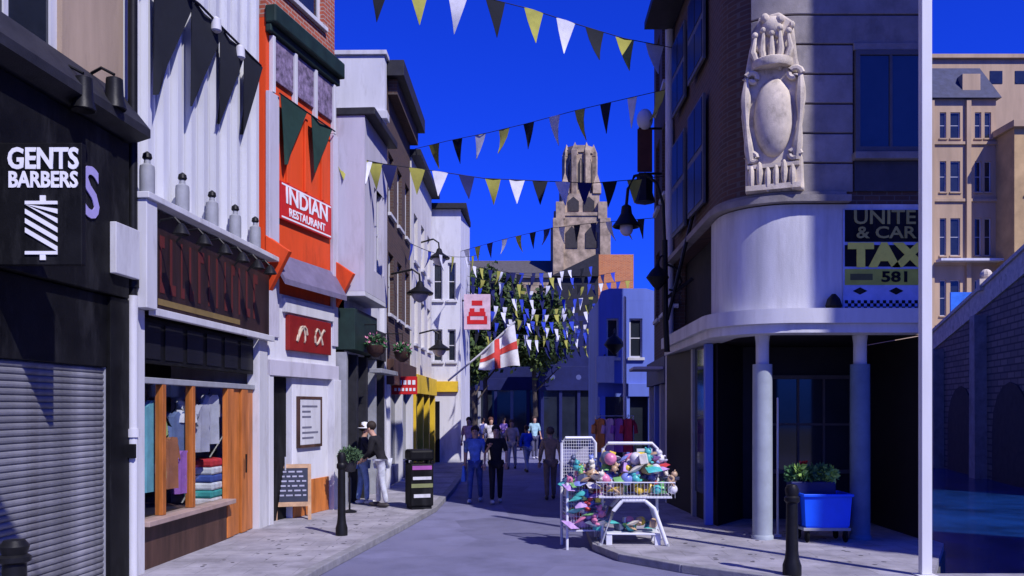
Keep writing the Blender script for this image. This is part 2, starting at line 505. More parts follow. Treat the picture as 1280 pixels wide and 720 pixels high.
for k in range(5):
    t = c + .05 + (d-c-.1) * k/5
    hgt = (d-c) / 5 * .42
    pts = [(a, t+.17), (b, t), (b, t+hgt), (a, t+hgt+.17)]
    pts = [(x, min(max(z, c+.05), d-.05)) for x, z in pts]
    m.prism(pts, -.052, -.041)
m.box(a, b, -.054, -.0405, c+.02, c+.05); m.box(a, b, -.054, -.0405, d-.05, d-.02)
m.box(cx-.025, cx+.025, -.053, -.0405, c-.03, c+.02); m.box(cx-.025, cx+.025, -.053, -.0405, d-.02, d+.03)
O('barber_pole_emblem', m, whitel, bs)

# wall lamps above the cornice
for i, (px, py) in enumerate(((104, 118), (143, 118))):
    u, z = LB.u(px, .3), LB.z(px, py, .3)
    w = LB.p + LB.d*u
    l = E('wall_floodlight', (w.x, w.y, z), LB.rz, ['black floodlight bracketed to the tan wall above the barber cornice', 'black floodlight next to the downpipe above the barber cornice'][i], 'lamp', 'floodlights on the tan wall')
    O('arm', MB().tube([(0.05, 0, .26), (0, -.15, .3), (0, -.3, .22)], .018, 6), iron, l)
    O('housing', MB().lathe([(.02, .2), (.09, .17), (.10, -.05), (.13, -.16), (.12, -.17), (.02, -.14)], 0, -.3, 10), iron, l, smooth=True)

# downpipe between the shops
up = MB().tube([(0, 0, 3.5), (0, 0, 5.5), (0, 0, 12)], .055, 10).lathe([(.056, 3.6), (.075, 3.6), (.075, 3.75), (.056, 3.75)], n=10).lathe([(.056, 5.4), (.1, 5.5), (.1, 5.62), (.056, 5.62)], n=10)
dp = E('downpipe', (-4.56, 10.58, 0), 0, 'downpipe between barber shop and white ribbed shop, black above white', 'pipe')
O('upper_pipe', up, iron, dp, smooth=True)
O('lower_pipe', MB().tube([(0, 0, .1), (0, 0, 2), (0, 0, 3.5)], .06, 10).lathe([(.061, 1.8), (.08, 1.8), (.08, 1.9), (.061, 1.9)], n=10), white, dp, smooth=True)
BX('meter_box', black, dp, -.05, .07, -.1, -.055, 1.55, 1.72)

# ---- white ribbed shop with timber shopfront
L1 = Line(-4.66, 10.66, -4.335, 15.28)
r1 = L1.root('clothes_shop', 'white ribbed-panel building over a dark fascia and orange timber shop window', 'shop')
W = L1.W
FZ0, FZ1 = 3.36, 4.70
BX('wall', M('dark_interior', (0.03, 0.028, 0.03), 0.9), r1, 0, W, 1.6, 8, 0.1, 12.9, 0)
BX('wall', whitewall, r1, 0.0, W, 0.12, 1.58, 4.72, 12.9, 0)
BX('ceiling', M('dark_interior', (0.03, 0.028, 0.03)), r1, 0.0, W, 0.12, 1.58, 3.36, 4.70, 0)
BX('side_wall', whitewall, r1, 0.0, .12, 0.12, 1.58, 0.1, 3.35, 0)
BX('side_wall', whitewall, r1, W-.12, W, 0.12, 1.58, 0.1, 3.35, 0)
# ribbed cladding panels
npan = 11
pw = W / npan
pm = MB()
pm.prism([(0.0, 0), (pw-.025, 0), (pw-.025, 8.1), (0, 8.1)], 0.05, 0.118)
pm.prism([(pw*.0, 0), (pw*.24, 0), (pw*.24, 8.1), (pw*.0, 8.1)], -0.05, 0.049)
pm.prism([(pw*.62, 0), (pw*.72, 0), (pw*.72, 8.1), (pw*.62, 8.1)], 0.025, 0.0495)
pme = pm.mesh('panel', panelwhite)
for i in range(npan):
    O('panel', pme, None, r1, loc=(i*pw, 0, 4.78), bevel=0)
BX('pilaster', white, r1, -.02, .24, -.10, .115, .1, FZ0)
BX('pilaster', white, r1, W-.42, W-.02, -.10, .115, .1, FZ0)
BX('fascia_end', white, r1, -.03, .24, -.26, .118, FZ0+.002, FZ1-.02)
BX('fascia', M('dark_fascia_wood', (.028, .014, .013), .5, .5, 4, .1, streak=True), r1, .245, W-.05, -.14, .118, FZ0+.04, FZ1-.04)
BX('fascia_moulding', white, r1, -.06, W, -.30, .117, FZ1-.018, FZ1+.06)
BX('fascia_moulding', white, r1, .245, W-.0, -.22, -.142, FZ0-.06, FZ0+.035)
# faded lettering strokes on the fascia (illegible in the photo)
mrk = MB()
random.seed(3)
u = .55
while u < W-.6:
    w = random.uniform(.10, .2)
    mrk.box(u, u+w*.35, -.146, -.139, 3.62, 4.35)
    if random.random() < .6: mrk.box(u+w*.35, u+w, -.146, -.139, 4.2, 4.35)
    if random.random() < .6: mrk.box(u+w*.35, u+w, -.146, -.139, 3.62, 3.76)
    u += w + .16
O('lettering', mrk, M('dull_red_lettering', (0.10, 0.018, 0.016), 0.6), r1)
O('lettering', MB().box(.5, W-1.4, -.1465, -.1395, 3.46, 3.54), M('dull_gold_line', (0.2, 0.14, 0.05), 0.6), r1)
# transom, shop window, mullions, stall riser
SZ = .72
sx1 = L1.u(282)
BX('transom', black, r1, .245, W-.425, .0, .10, 2.72, FZ0-.062)
BX('transom_rail', metalgrey, r1, .245, W-.425, -.03, .10, 2.46, 2.54)
for i in range(6):
    x = .245 + (W-.67)*(i+.5)/6
    BX('transom_light', M('dull_dark_glass', (.012, .012, .016), .35, .2, 2, 0, spec=.08), r1, x-.26, x+.26, -.012, -.002, 2.78, 3.24, 0)
BX('stall_riser', brownw, r1, .245, sx1, -.02, .12, .1, SZ-.05)
BX('sill', M('pale_worn_sill', (0.36, 0.26, 0.22), .7), r1, .245, sx1+.03, -.16, .12, SZ-.048, SZ+.02)
for px in (203, 240):
    x = L1.u(px)
    BX('mullion', orangew, r1, x-.05, x+.05, -.03, .08, SZ+.022, 2.458)
edges = [.25, L1.u(203), L1.u(240), sx1]
for a, b in zip(edges[:-1], edges[1:]):
    O('pane', MB().add([(a+.052, .02, SZ+.022), (b-.052, .02, SZ+.022), (b-.052, .02, 2.458), (a+.052, .02, 2.458)], [(0, 1, 2, 3)]), shopglass, r1)
dw = (W-.43 - sx1) / 4
for i in range(4):
    BX('door_board', orangew, r1, sx1+.035+i*dw, sx1+.03+(i+1)*dw-.03, -.02+.03*(i % 2), .07, .12, 2.458)
O('door_handle', MB().tube([(sx1+2.2*dw, -.08, 1.1), (sx1+2.2*dw, -.08, 1.4)], .015, 6), iron, r1)
# goods seen in the window
wroot = lambda u, y: L1.p + L1.d*u + Vector((-L1.d.y, L1.d.x))*y
BX('display_floor', brownw, r1, .13, sx1+.1, .13, 1.59, .1, SZ-.06, 0)
def garment(u, y, zt, h, w, rgb, lab, name='hanging_garment'):
    p = wroot(u, y)
    g = E(name, (p.x, p.y, zt-h), L1.rz, lab, 'garment')
    col = M('cloth_%d_%d_%d' % tuple(int(c*99) for c in rgb), rgb, .9, .15, 5, .3)
    bm = MB()
    n = 10
    vs, fs = [], []
    for i, (k, zz) in enumerate(((.62, 0), (.52, h*.45), (.5, h*.8), (.5, h*.93), (.16, h))):
        for j in range(n):
            t = 2*math.pi*j/n
            vs.append((math.cos(t)*w*k*(1+.08*math.sin(3*t+i)), math.sin(t)*.1*(1+.3*math.sin(4*t)), zz))
    for i in range(4):
        for j in range(n):
            fs.append((i*n+j, i*n+(j+1) % n, (i+1)*n+(j+1) % n, (i+1)*n+j))
    bm.add(vs, fs)
    O('bodice', bm, col, g, smooth=True)
    for s in (-1, 1):
        O('sleeve', MB().tube([(s*w*.3, 0, h*.93), (s*w*.62, 0, h*.78), (s*w*.72, -.02, h*.55)], [.08, .07, .06], 7), col, g, smooth=True)
    O('hanger', MB().tube([(-w*.4, 0, h*.95), (0, 0, h*1.04), (0, 0, h*1.12)], .01, 5), iron, g)
    return g
garment(L1.u(186, -.2), .2, 2.25, 1.2, .42, (.14, .36, .44), 'teal dress hanging at the near end of the shop window')
garment(L1.u(194, -.22), .22, 2.1, .9, .34, (.40, .45, .16), 'green top hanging behind the first timber mullion')
garment(L1.u(219, -.22), .22, 2.1, 1.0, .4, (.12, .16, .30), 'navy coat hanging between the timber mullions')
garment(L1.u(232, -.17), .17, 2.25, .7, .3, (.7, .68, .7), 'white blouse hanging between the timber mullions')
garment(L1.u(262, -.2), .2, 2.35, .75, .4, (.5, .49, .54), 'white blouse hanging by the timber door')
garment(L1.u(210, -.15), .15, 1.75, .7, .30, (.32, .12, .06), 'rust blouse low in the window between the mullions')
garment(L1.u(225, -.15), .15, 1.55, .6, .30, (.30, .12, .40), 'purple blouse low in the window between the mullions')
garment(L1.u(250, -.15), .15, 2.2, .7, .32, (.40, .38, .44), 'pale blouse hanging just past the second mullion')
stk = ((.6, .04, .05), (.7, .7, .72), (.06, .1, .35), (.7, .7, .72), (.06, .35, .33), (.65, .6, .6))
for i, c in enumerate(stk):
    p = wroot(L1.u(259, -.30), .30)
    O('folded_stack', MB().box(-.34, .34, -.22, .22, 0, .115), M('fold_%d' % i, c, .9, .2, 8, .3), loc=(p.x, p.y, SZ-.058+.118*(5-i)), rot=(0, 0, L1.rz+.04*(i % 2)), bevel=.03,
      label='%s folded cloth in the window stack, %s from the bottom' % (('red', 'upper white', 'navy', 'lower white', 'teal', 'pale')[i], ('sixth', 'fifth', 'fourth', 'third', 'second', 'first')[i]), cat='cloth', group='folded clothes stacked in the shop window')
# bottle-shaped white lamps along the fascia top, black spotlights beneath
ordn = ('first', 'second', 'third', 'fourth', 'fifth', 'sixth')
for i, (px, py) in enumerate(((184, 250), (228, 283), (265, 300), (294, 316), (319, 332))):
    u, z = L1.u(px, .2), FZ1+.062
    p = L1.p + L1.d*u + Vector((L1.d.y, -L1.d.x))*.2
    hgt = .46
    l = E('fascia_lamp', (p.x, p.y, z), L1.rz, '%s white bottle-shaped lamp along the fascia top, counted from the downpipe' % ordn[i], 'lamp', 'white lamps on the fascia top')
    O('body', MB().lathe([(.085, 0), (.09, .03), (.09, .28), (.085, .34), (.04, .37), (.035, .42)], n=12), metalgrey, l, smooth=True)
    O('cap', MB().lathe([(.045, .42), (.06, .44), (.05, .49), (.01, .52)], n=10), iron, l, smooth=True)
for i, px in enumerate((205, 235, 262, 285, 305, 321)):
    u = L1.u(px, .3)
    p = L1.p + L1.d*u + Vector((L1.d.y, -L1.d.x))*.14
    l = E('fascia_spotlight', (p.x, p.y, 4.35), L1.rz, '%s black swan-neck spotlight over the brown fascia, counted from the downpipe' % ordn[i], 'lamp', 'black spotlights over the brown fascia')
    O('arm', MB().tube([(0, 0, 0), (0, -.12, .14), (0, -.3, .17), (0, -.38, .08)], .016, 6), iron, l)
    O('shade', MB().lathe([(.02, .1), (.05, .07), (.11, -.04), (.10, -.045), (.02, .02)], 0, -.38, 10), iron, l, smooth=True)

# big black triangles strung along the white panels
def triangle_string(name, label, pts, flags, cols, wid, hgt, r=.008, group=None, tilt=0.0, skew=None):
    """pts: 3-D polyline of the cord; flags: parameters 0..1 along it"""
    pts = [Vector(p) for p in pts]
    root = E(name, pts[0], 0, label, 'bunting', group)
    o = pts[0]
    O('cord', MB().tube([p - o for p in pts], r, 5), cordm, root)
    Ls = [0]
    for a, b in zip(pts[:-1], pts[1:]): Ls.append(Ls[-1] + (b-a).length)
    def at(t):
        s = t * Ls[-1]
        for i in range(len(pts)-1):
            if s <= Ls[i+1] + 1e-6:
                k = (s-Ls[i]) / max(1e-6, Ls[i+1]-Ls[i])
                return pts[i].lerp(pts[i+1], k), (pts[i+1]-pts[i]).normalized()
        return pts[-1], (pts[-1]-pts[-2]).normalized()
    for k, t in enumerate(flags):
        p, d = at(t)
        w = wid if not isinstance(wid, list) else wid[k]
        h = hgt if not isinstance(hgt, list) else hgt[k]
        sw = random.uniform(-.16, .16) * w if skew is None else skew * w
        nrm = Vector((-d.y, d.x, 0))
        if nrm.length < .01: nrm = Vector((1, 0, 0))
        nrm.normalize()
        bend = nrm * (random.uniform(-.42, .42) if skew is None else .02) * h + nrm*tilt*h
        a, b = p - d*w/2, p + d*w/2
        vs = []
        for q in (0, .35, .7, 1.0):
            c = p + Vector((0, 0, -h*q)) + bend*q*q + d*sw*q
            ww = w/2*(1-q) + .004
            mid = c + nrm*w*.06*math.sin(q*5+k)
            vs += [c - d*ww, mid, c + d*ww]
        # top row follows the cord
        vs[0], vs[2] = a, b
        off = nrm * .004
        m = MB()
        V1 = [v - o + off for v in vs]; V2 = [v - o - off for v in vs]
        fs = []
        for i in range(3):
            for j in range(2):
                fs.append((i*3+j, i*3+j+1, i*3+j+4, i*3+j+3))
        m.add(V1, fs); m.add(V2, [f[::-1] for f in fs])
        O('flag', m, cols[k % len(cols)], root, smooth=True)
    return root
cordm = M('black_cord', (0.02, 0.02, 0.025), .8)
def cloth(name, rgb):
    m = M(name, rgb, .9, .12, 6, .2)
    return m
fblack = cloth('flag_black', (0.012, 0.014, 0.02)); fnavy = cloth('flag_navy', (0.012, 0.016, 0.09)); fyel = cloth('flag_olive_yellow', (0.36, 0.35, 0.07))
fwhite = cloth('flag_white', (0.66, 0.66, 0.70)); fgreen = cloth('triangle_dark_green', (0.015, 0.045, 0.035)); fblue = cloth('flag_blue', (0.03, 0.06, 0.45))

def on_line(LN, px, py, out):
    u, z = LN.u(px, out), LN.z(px, py, out)
    p = LN.p + LN.d*u + Vector((LN.d.y, -LN.d.x))*out
    return Vector((p.x, p.y, z))
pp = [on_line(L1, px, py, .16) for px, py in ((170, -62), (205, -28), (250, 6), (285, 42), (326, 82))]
triangle_string('triangle_string', 'row of large black triangles hung across the white ribbed wall', pp, [.25, .50, .72, .92], [fblack], [1.22, 1.15, 1.05, .85], [1.55, 1.5, 1.45, 1.35], .02, skew=-.46)  # flat black right-angled triangles hung on a cord along the wall
for i, (px, py) in enumerate(((237, -6), (270, 38), (300, 72))):
    p = on_line(L1, px, py, .18)
    l = E('wall_spotlight', p, L1.rz, '%s small white spotlight above the large black triangles, counted from the downpipe' % ordn[i], 'lamp', 'small spotlights above the pennants')
    O('housing', MB().lathe([(.02, .2), (.07, .16), (.08, 0), (.06, -.02)], n=10), white, l, smooth=True)
    O('bracket', MB().tube([(0, .18, .15), (0, .0, .17)], .015, 6), iron, l)

# ---- Indian restaurant: orange-red front
L2 = Line(-4.30, 15.36, -3.63, 18.0)
r2 = L2.root('indian_restaurant', 'narrow orange-red Indian restaurant front with dark cornice and red signs', 'restaurant')
W = L2.W
ca = L2.z(328, 14); 
zc = 8.98
wxa, wxb = .35, W-.5
O('wall', wall_openings(W, 4.2, [(wxa, wxb, zc+.75, zc+3.0)], .25, zc), redbrick, r2)
window(r2, wxa, wxb, zc+.75, zc+3.0, .08, white, 2, 2, .09)
BX('wall', M('dark_interior', (.03, .028, .03)), r2, 0, W, .3, 7, 0.1, 12.4, 0)
BX('wall', orange, r2, 0, W, 0, .295, 3.0, zc-.002, 0)
BX('cornice', greenboard, r2, -.04, W+.04, -.22, -.002, zc-.12, zc+.2, .03)
BX('cornice_moulding', greenboard, r2, -.02, W+.02, -.12, -.003, zc-.26, zc-.123, .02)
ua, ub = L2.u(346), L2.u(411)
panm = M('mauve_patterned_panel', (.22, .17, .26), .7, .6, 9, .2)
zp0, zp1 = 7.95, zc-.28
for i in range(3):
    w = (W-.3)/3
    BX('frieze_panel', panm, r2, .15+i*w+.05, .15+(i+1)*w-.05, -.05, -.003, zp0, zp1)
for i in range(4):
    w = (W-.3)/3
    BX('divider', white, r2, .15+i*w-.045, .15+i*w+.045, -.09, -.003, zp0-.25, zp1)
BX('side_strip', lilac, r2, -.01, ua-.05, -.08, -.004, 3.4, zp0-.26)
BX('side_strip', lilac, r2, ub+.05, W+.01, -.08, -.004, 3.4, zp0-.26)
sg0, sg1 = L2.z(378, 286), L2.z(378, 241)
sgn = BX('sign_board', red, r2, ua+.02, ub-.02, -.07, -.005, sg0, sg1)
O('sign_border', MB().box(ua+.05, ub-.05, -.074, -.0705, sg1-.06, sg1-.03).box(ua+.05, ub-.05, -.074, -.0705, sg0+.03, sg0+.06), whitel, sgn)
TEXT('lettering', 'INDIAN', whitel, sgn, ((ua+ub)/2, -.072, sg0+(sg1-sg0)*.66), .42, bold=.010, sx=1.18)
TEXT('lettering', 'RESTAURANT', whitel, sgn, ((ua+ub)/2, -.072, sg0+(sg1-sg0)*.24), .21, bold=.005, sx=1.12)
for i in range(3):
    x = ua + (ub-ua)*(i+.5)/3
    BX('glazing_bar', orange, r2, x-.05, x+.05, -.05, -.003, sg1+.02, zp0-.3)
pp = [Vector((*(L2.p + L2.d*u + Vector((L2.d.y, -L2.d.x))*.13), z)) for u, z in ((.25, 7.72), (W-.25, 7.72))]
triangle_string('triangle_string', 'dark green triangles across the orange restaurant wall', pp, [.24, .74], [fgreen], [1.0, .9], [1.2, 1.05], .015, skew=-.3)  # dark green triangles, slanted the same way as the black row
# canopy with orange wings, white board and dark red sign
zt, zb = 4.92, 4.42
O('canopy', MB().add([(.1, -.02, zt), (W-.1, -.02, zt), (W-.1, -.32, zb), (.1, -.32, zb), (.1, -.02, zt-.1), (W-.1, -.02, zt-.1), (W-.1, -.32, zb-.1), (.1, -.32, zb-.1)],
     [(0,3,2,1), (4,5,6,7), (0,1,5,4), (1,2,6,5), (2,3,7,6), (3,0,4,7)]), M('mauve_canopy', (.16, .14, .22), .7), r2)
for x in (-.02, W-.1):
    m = MB()
    m.add([(x, -.004, zt+.25), (x+.12, -.004, zt+.25), (x+.12, -.46, zb+.45), (x, -.46, zb+.45), (x, -.004, zt-.85), (x+.12, -.004, zt-.85)],
          [(0,3,2,1), (0,4,3), (1,2,5), (3,4,5,2), (0,1,5,4)])
    O('canopy_wing', m, orange, r2, bevel=.01)
BX('notice_board', white, r2, .5, W-.25, -.12, -.006, 3.88, 4.14)
BX('fascia', whitewall, r2, .02, W-.02, -.04, -.003, 3.0, 4.2)
dsb = BX('lower_sign', darkred, r2, .62, W-.42, -.13, -.007, 3.2, 3.84)
for k in range(2):
    swr = MB()
    cxx = 1.05 + k*.72
    pth = [(cxx + .22*math.cos(t*1.3)*(1-.08*t), -.14, 3.52 + .15*math.sin(t*2.1+k)) for t in [j*.35 for j in range(16)]]
    swr.tube(pth, .022, 5)
    O('emblem', swr, M('pale_gold', (.55, .45, .33), .5), dsb)
BX('lintel', lilac, r2, 0, W, -.1, .29, 2.72, 2.998)
BX('pilaster', white, r2, W-.3, W+.02, -.14, .29, .1, 2.718)
BX('pilaster', white, r2, -.02, .14, -.08, .29, .1, 2.718)
BX('wall', whitewall, r2, .95, W-.302, .0, .29, .1, 2.719)
dr = BX('door', black, r2, .142, .948, .12, .2, .1, 2.719)
O('door_handle', MB().tube([(.86, .09, 1.0), (.86, .09, 1.25)], .015, 6), chrome, dr)
BX('wainscot', orangew, r2, .96, W-.31, -.03, -.003, .11, .78)
mb_ = BX('menu_board', white, r2, 1.15, 2.0, -.05, -.003, 1.45, 2.32)
O('frame', MB().box(1.10, 1.15, -.06, -.003, 1.40, 2.37).box(2.0, 2.05, -.06, -.003, 1.40, 2.37).box(1.15, 2.0, -.06, -.003, 2.32, 2.37).box(1.15, 2.0, -.06, -.003, 1.40, 1.45), brownw, mb_)
tl = MB()
for k in range(7):
    z = 2.2 - k*.1
    if k == 3: continue
    tl.box(1.24, 1.24+random.uniform(.3, .66), -.054, -.0505, z-.035, z)
O('print_lines', tl, M('grey_print', (.15, .15, .2), .8), mb_)

# ---- lilac building with a projecting upper bay
L3 = Line(-3.52, 18.05, -3.28, 21.9)
r3 = L3.root('lilac_bay_building', 'lilac rendered building whose upper floors project over a dark shopfront', 'building')
W = L3.W
bo = .50
BX('wall', M('dark_interior', (.03, .028, .03)), r3, 0, W, .2, 6, .1, 8.0, 0)
b1 = L3.u(484, bo)
topz = 8.15
O('bay', wall_openings(b1-.02, topz-4.55, [(.9, 1.75, 5.1, 6.9), (b1-1.15, b1-.35, 5.1, 6.9)], bo+.2, 4.55, .02), lilac, r3).location = (0, -bo, 0)
BX('soffit', white, r3, .021, b1, -bo+.001, .19, 4.45, 4.548)
for a in (.9, b1-1.15):
    w = window(r3, a, a+.82, 5.1, 6.9, .08-bo, white, 1, 2, .07, sill=False)
BX('roof', slate, r3, -.02, b1+.12, -bo-.22, .3, topz+.002, topz+.16, .02)
O('upper_wall', wall_openings(W-b1, topz-3.3, [(.3, 1.1, 5.1, 6.9)], .2, 3.3, b1), whitewall, r3)
BX('fascia', greenboard, r3, .0, W*.55, -.30, .19, 3.35, 4.2)
BX('fascia', slate, r3, W*.55+.01, W, -.15, .19, 3.3, 4.0)
fw = (W-.2)/4
for i in range(5):
    BX('pilaster', metalgrey if i in (0, 3) else slate, r3, .02+i*fw, .16+i*fw, -.12, .19, .1, 3.298)
for i in range(4):
    a, b = .162+i*fw, .018+(i+1)*fw
    if i == 1: 
        d_ = BX('door', black, r3, a, b, .08, .15, .1, 2.5); BX('pane', glass, r3, a, b, .08, .15, 2.52, 3.29, 0)
    else:
        BX('stall_riser', metalgrey, r3, a, b, .0, .19, .1, .65)
        BX('pane', glass, r3, a, b, .08, .12, .67, 3.29, 0)
BX('canopy', metalgrey, r3, W*.5, W, -.45, -.16, 2.95, 3.05)
# ---- tall white block, brick street front
L4 = Line(-3.2, 22.0, -3.13, 27.0)
r4 = L4.root('tall_white_building', 'tall building with bright white end wall and dark brown brick street front', 'building')
W = L4.W
ops = [(.7+i*1.6, 1.6+i*1.6, z, z+1.6) for i in range(3) for z in (4.6, 7.2)]
O('street_wall', wall_openings(W, 7.6, ops, .25, 3.4), darkbrick, r4)
for a, b, c, d in ops: window(r4, a, b, c, d, .1, white, 1, 2, .06)
BX('wall', M('dark_interior', (.03, .028, .03)), r4, .3, W, .27, 6, .1, 10.9, 0)
BX('end_wall', whitewall, r4, -.06, .298, -.02, 6, .1, 10.95)
BX('string_course', white, r4, -.14, .25, -.10, 6, 9.35, 9.55)
BX('coping', white, r4, -.12, .36, -.08, 6, 10.952, 11.06)
BX('cornice', slate, r4, .36, W+.1, -.45, .26, 10.6, 11.0)
BX('cornice_bracket', darkbrick, r4, .6, W, -.25, -.003, 10.2, 10.598)
BX('fascia', brownw, r4, .3, W, -.2, .2, 2.75, 3.395)
for i in range(3):
    BX('pilaster', white, r4, .3+i*2.25, .5+i*2.25, -.1, .2, .1, 2.748)
for i in range(2):
    BX('stall_riser', navypaint, r4, .502+i*2.25, .298+(i+1)*2.25, 0, .2, .1, .6)
    BX('pane', glass, r4, .502+i*2.25, .298+(i+1)*2.25, .1, .14, .62, 2.747, 0)
# ---- cream house then yellow shopfront
L5 = Line(-3.1, 27.1, -2.98, 32.6)
r5 = L5.root('cream_house', 'cream rendered house above a yellow shopfront', 'building')
W = L5.W
ops = [(.6+i*1.8, 1.5+i*1.8, z, z+1.5) for i in range(3) for z in (4.2, 6.8)]
O('wall', wall_openings(W, 6.7, ops, .25, 3.2), cream, r5)
for a, b, c, d in ops: window(r5, a, b, c, d, .1, white, 1, 2, .06)
BX('wall', cream, r5, 0, W, .27, 6, .1, 9.85, 0)
BX('cornice', slate, r5, -.1, W+.1, -.3, .26, 9.9, 10.1)
BX('fascia', yellowp, r5, .0, W, -.2, .25, 2.6, 3.195)
for i in range(4): BX('pilaster', yellowp, r5, .02+i*1.72, .3+i*1.72, -.14, .25, .1, 2.598)
for i in range(3):
    BX('pane', glass, r5, .302+i*1.72, .018+(i+1)*1.72, .1, .14, .6, 2.597, 0)
    BX('stall_riser', brownw, r5, .302+i*1.72, .018+(i+1)*1.72, .0, .2, .1, .598)
# ---- white gabled house stepping out where the street bends
r6 = E('white_corner_house', (X(533, 33), 33, 0), 0, 'white house stepping into the street where it bends, flag pole in front', 'building')
W = X(576, 33) - X(533, 33)
ops = [(.25, .6, 6.2, 7.6), (.8, 1.1, 6.2, 7.6), (.25, .6, 3.9, 5.1), (.8, 1.1, 3.9, 5.1)]
O('front_wall', wall_openings(W, 9.6, ops, .2, .0), whitewall, r6)
for a, b, c, d in ops: window(r6, a, b, c, d, .08, white, 1, 2, .05)
O('side_wall', MB().slab([(W, 0.21), (W+.18, 3.2), (-1.5, 3.2), (-1.5, .21)], .1, 9.55), whitewall, r6)
BX('roof', slate, r6, -.2, W+.22, -.2, 3.3, 9.602, 9.8)
O('ground_floor_front', MB().box(.1, .5, -.05, -.003, .12, 2.4), black, r6)
BX('fascia', yellowp, r6, -.02, W-.1, -.12, -.002, 2.75, 3.15)

# ================================================================== RIGHT ROW
# ---- corner building with rounded corner on columns
YF = 13.35
r_arc, ax, ay = 1.0, 4.35, YF+1.0
XR = 6.30
def plan(off=0.0, n=12, flank_to=19.0, x_to=XR, arc=1.0):
    pts = [(x_to, YF-off), (ax, YF-off)]
    for i in range(1, n+1):
        t = math.pi/2 * arc * i/n
        pts.append((ax - (r_arc+off)*math.sin(t), ay - (r_arc+off)*math.cos(t)))
    if arc == 1.0: pts.append((3.35-off+.12*(flank_to-ay)/4.65, flank_to))
    return pts
def strip(m, off0, off1, z0, z1, **k):
    a, b = plan(off0, **k), plan(off1, **k)
    n = len(a)
    vs = [(*p, z0) for p in a] + [(*p, z0) for p in b] + [(*p, z1) for p in a] + [(*p, z1) for p in b]
    fs = []
    for i in range(n-1):
        fs += [(n+i, n+i+1, i+1, i), (2*n+i, 2*n+i+1, 3*n+i+1, 3*n+i), (n+i, 3*n+i, 3*n+i+1, n+i+1), (i, i+1, 2*n+i+1, 2*n+i)]
    fs += [(0, n, 3*n, 2*n)[::-1], (n-1, 2*n-1, 4*n-1, 3*n-1)]
    return m.add(vs, fs)
rc = E('corner_building', (4.35, YF, 0), 0, 'rounded corner building on columns with white fascia band and carved cartouche', 'building')
INV = Matrix.Translation((-4.35, -YF, 0))
def RC(name, mb, mat, parent=None, **k):
    return O(name, mb.xf(INV), mat, parent or rc, **k)
body = plan(-.30) + [(6.4, 19.0)]
RC('inner_wall', MB().slab(body[::-1], 3.62, 10.9), M('dark_interior', (.03, .028, .03)))
band = M('white_fascia_band', (.56, .56, .59), .7, .22, 2.2, .3, streak=True)
addstain(band, (.30, .28, .27), 2.4, .5, .2)
RC('fascia_band', strip(MB(), -.28, .0, 3.66, 5.24, flank_to=ay+.5), band, smooth=True)
RC('canopy_moulding', strip(MB(), -.28, .25, 3.42, 3.64, x_to=6.18), white, smooth=True)
RC('canopy_soffit', strip(MB(), -.28, .18, 3.28, 3.418, x_to=6.2), white, smooth=True)
RC('ledge', strip(MB(), -.25, .14, 5.26, 5.36, x_to=5.1), stone2, smooth=True)
RC('ledge_moulding', strip(MB(), -.25, .07, 5.361, 5.42, x_to=5.05), stone2, smooth=True)
# rusticated stone courses; right-hand ones stop at the window
wxl, wxr, wz0, wz1 = X(1068, YF), X(1150, YF), Z(190, YF), Z(64, YF)
nc = 12
for i in range(nc):
    z0 = 5.43 + i*.45; z1 = z0+.425
    xt = wxl-.02 if (z0 < wz1 and z1 > 5.4) else XR
    RC('stone_course', strip(MB(), -.28, .0, z0, z1, x_to=xt, arc=.46), stone2, smooth=True, bevel=.012)
RC('wall_core', strip(MB(), -.29, -.03, 5.25, 10.8), darkbrick)  # dark brick puts the shade of corner and flank into the wall colour
RC('parapet', strip(MB(), -.28, .12, 10.85, 11.2), stone2)
m = MB()
w = E('x', (0, 0, 0)); bpy.data.objects.remove(w)
fl = M('grey_window_frame', (.10, .10, .11), .6)
def shift_obj(o, dx, dy, dz): o.location = (o.location.x+dx, o.location.y+dy, o.location.z+dz); return o
ww = window(rc, wxl-4.35, XR-.03-4.35, wz0, wz1, -.05, fl, 2, 1, .07, sill=False)
RC('window_sill', MB().box(wxl-.03, XR, YF-.12, YF+.02, wz0-.13, wz0-.02), stone2, bevel=.01)
RC('window_head', MB().box(wxl-.02, XR, YF-.03, YF+.02, wz1+.01, wz1+.12), stone2, bevel=.01)
RC('apron_panel', MB().box(wxl, XR-.02, YF-.01, YF+.25, 5.44, wz0-.14), M('dark_apron', (.05, .05, .06), .6))
# taxi sign on the fascia
sx0, sx1 = X(1055, YF), XR-.01
def signz(py): return Z(py, YF-.05)
sb = RC('taxi_sign', MB().box(sx0-.02, sx1, YF-.03, YF-.002, signz(390), signz(262)), M('pale_blue_sign', (.35, .42, .7), .5))
g2 = M('olive_sign_band', (.42, .46, .06), .5)
def SB(name, x0, x1, py0, py1, mat, yo=.006):
    return O(name, MB().box(x0, x1, YF-.03-yo, YF-.0305, signz(py1), signz(py0)).xf(INV), mat, sb)
SB('sign_panel', sx0, sx1, 262, 302, black); SB('sign_panel', sx0-.1+.1, sx1, 306, 333, black); SB('sign_panel', sx0, sx1, 336, 356, g2)
SX = sx0-4.35+.05
TEXT('lettering', 'UNITE', M('dull_gold', (.36, .33, .09), .5), sb, (SX+.07, -.04, signz(272)), .30, align='LEFT', bold=.004, sx=1.12)
TEXT('lettering', '& CAR', M('dull_gold', (.36, .33, .09), .5), sb, (SX+.12, -.04, signz(291)), .25, align='LEFT', bold=.004, sx=1.25)
TEXT('lettering', 'TAX', goldp, sb, (SX+.02, -.042, signz(320)), .46, align='LEFT', bold=.03, sx=1.22)
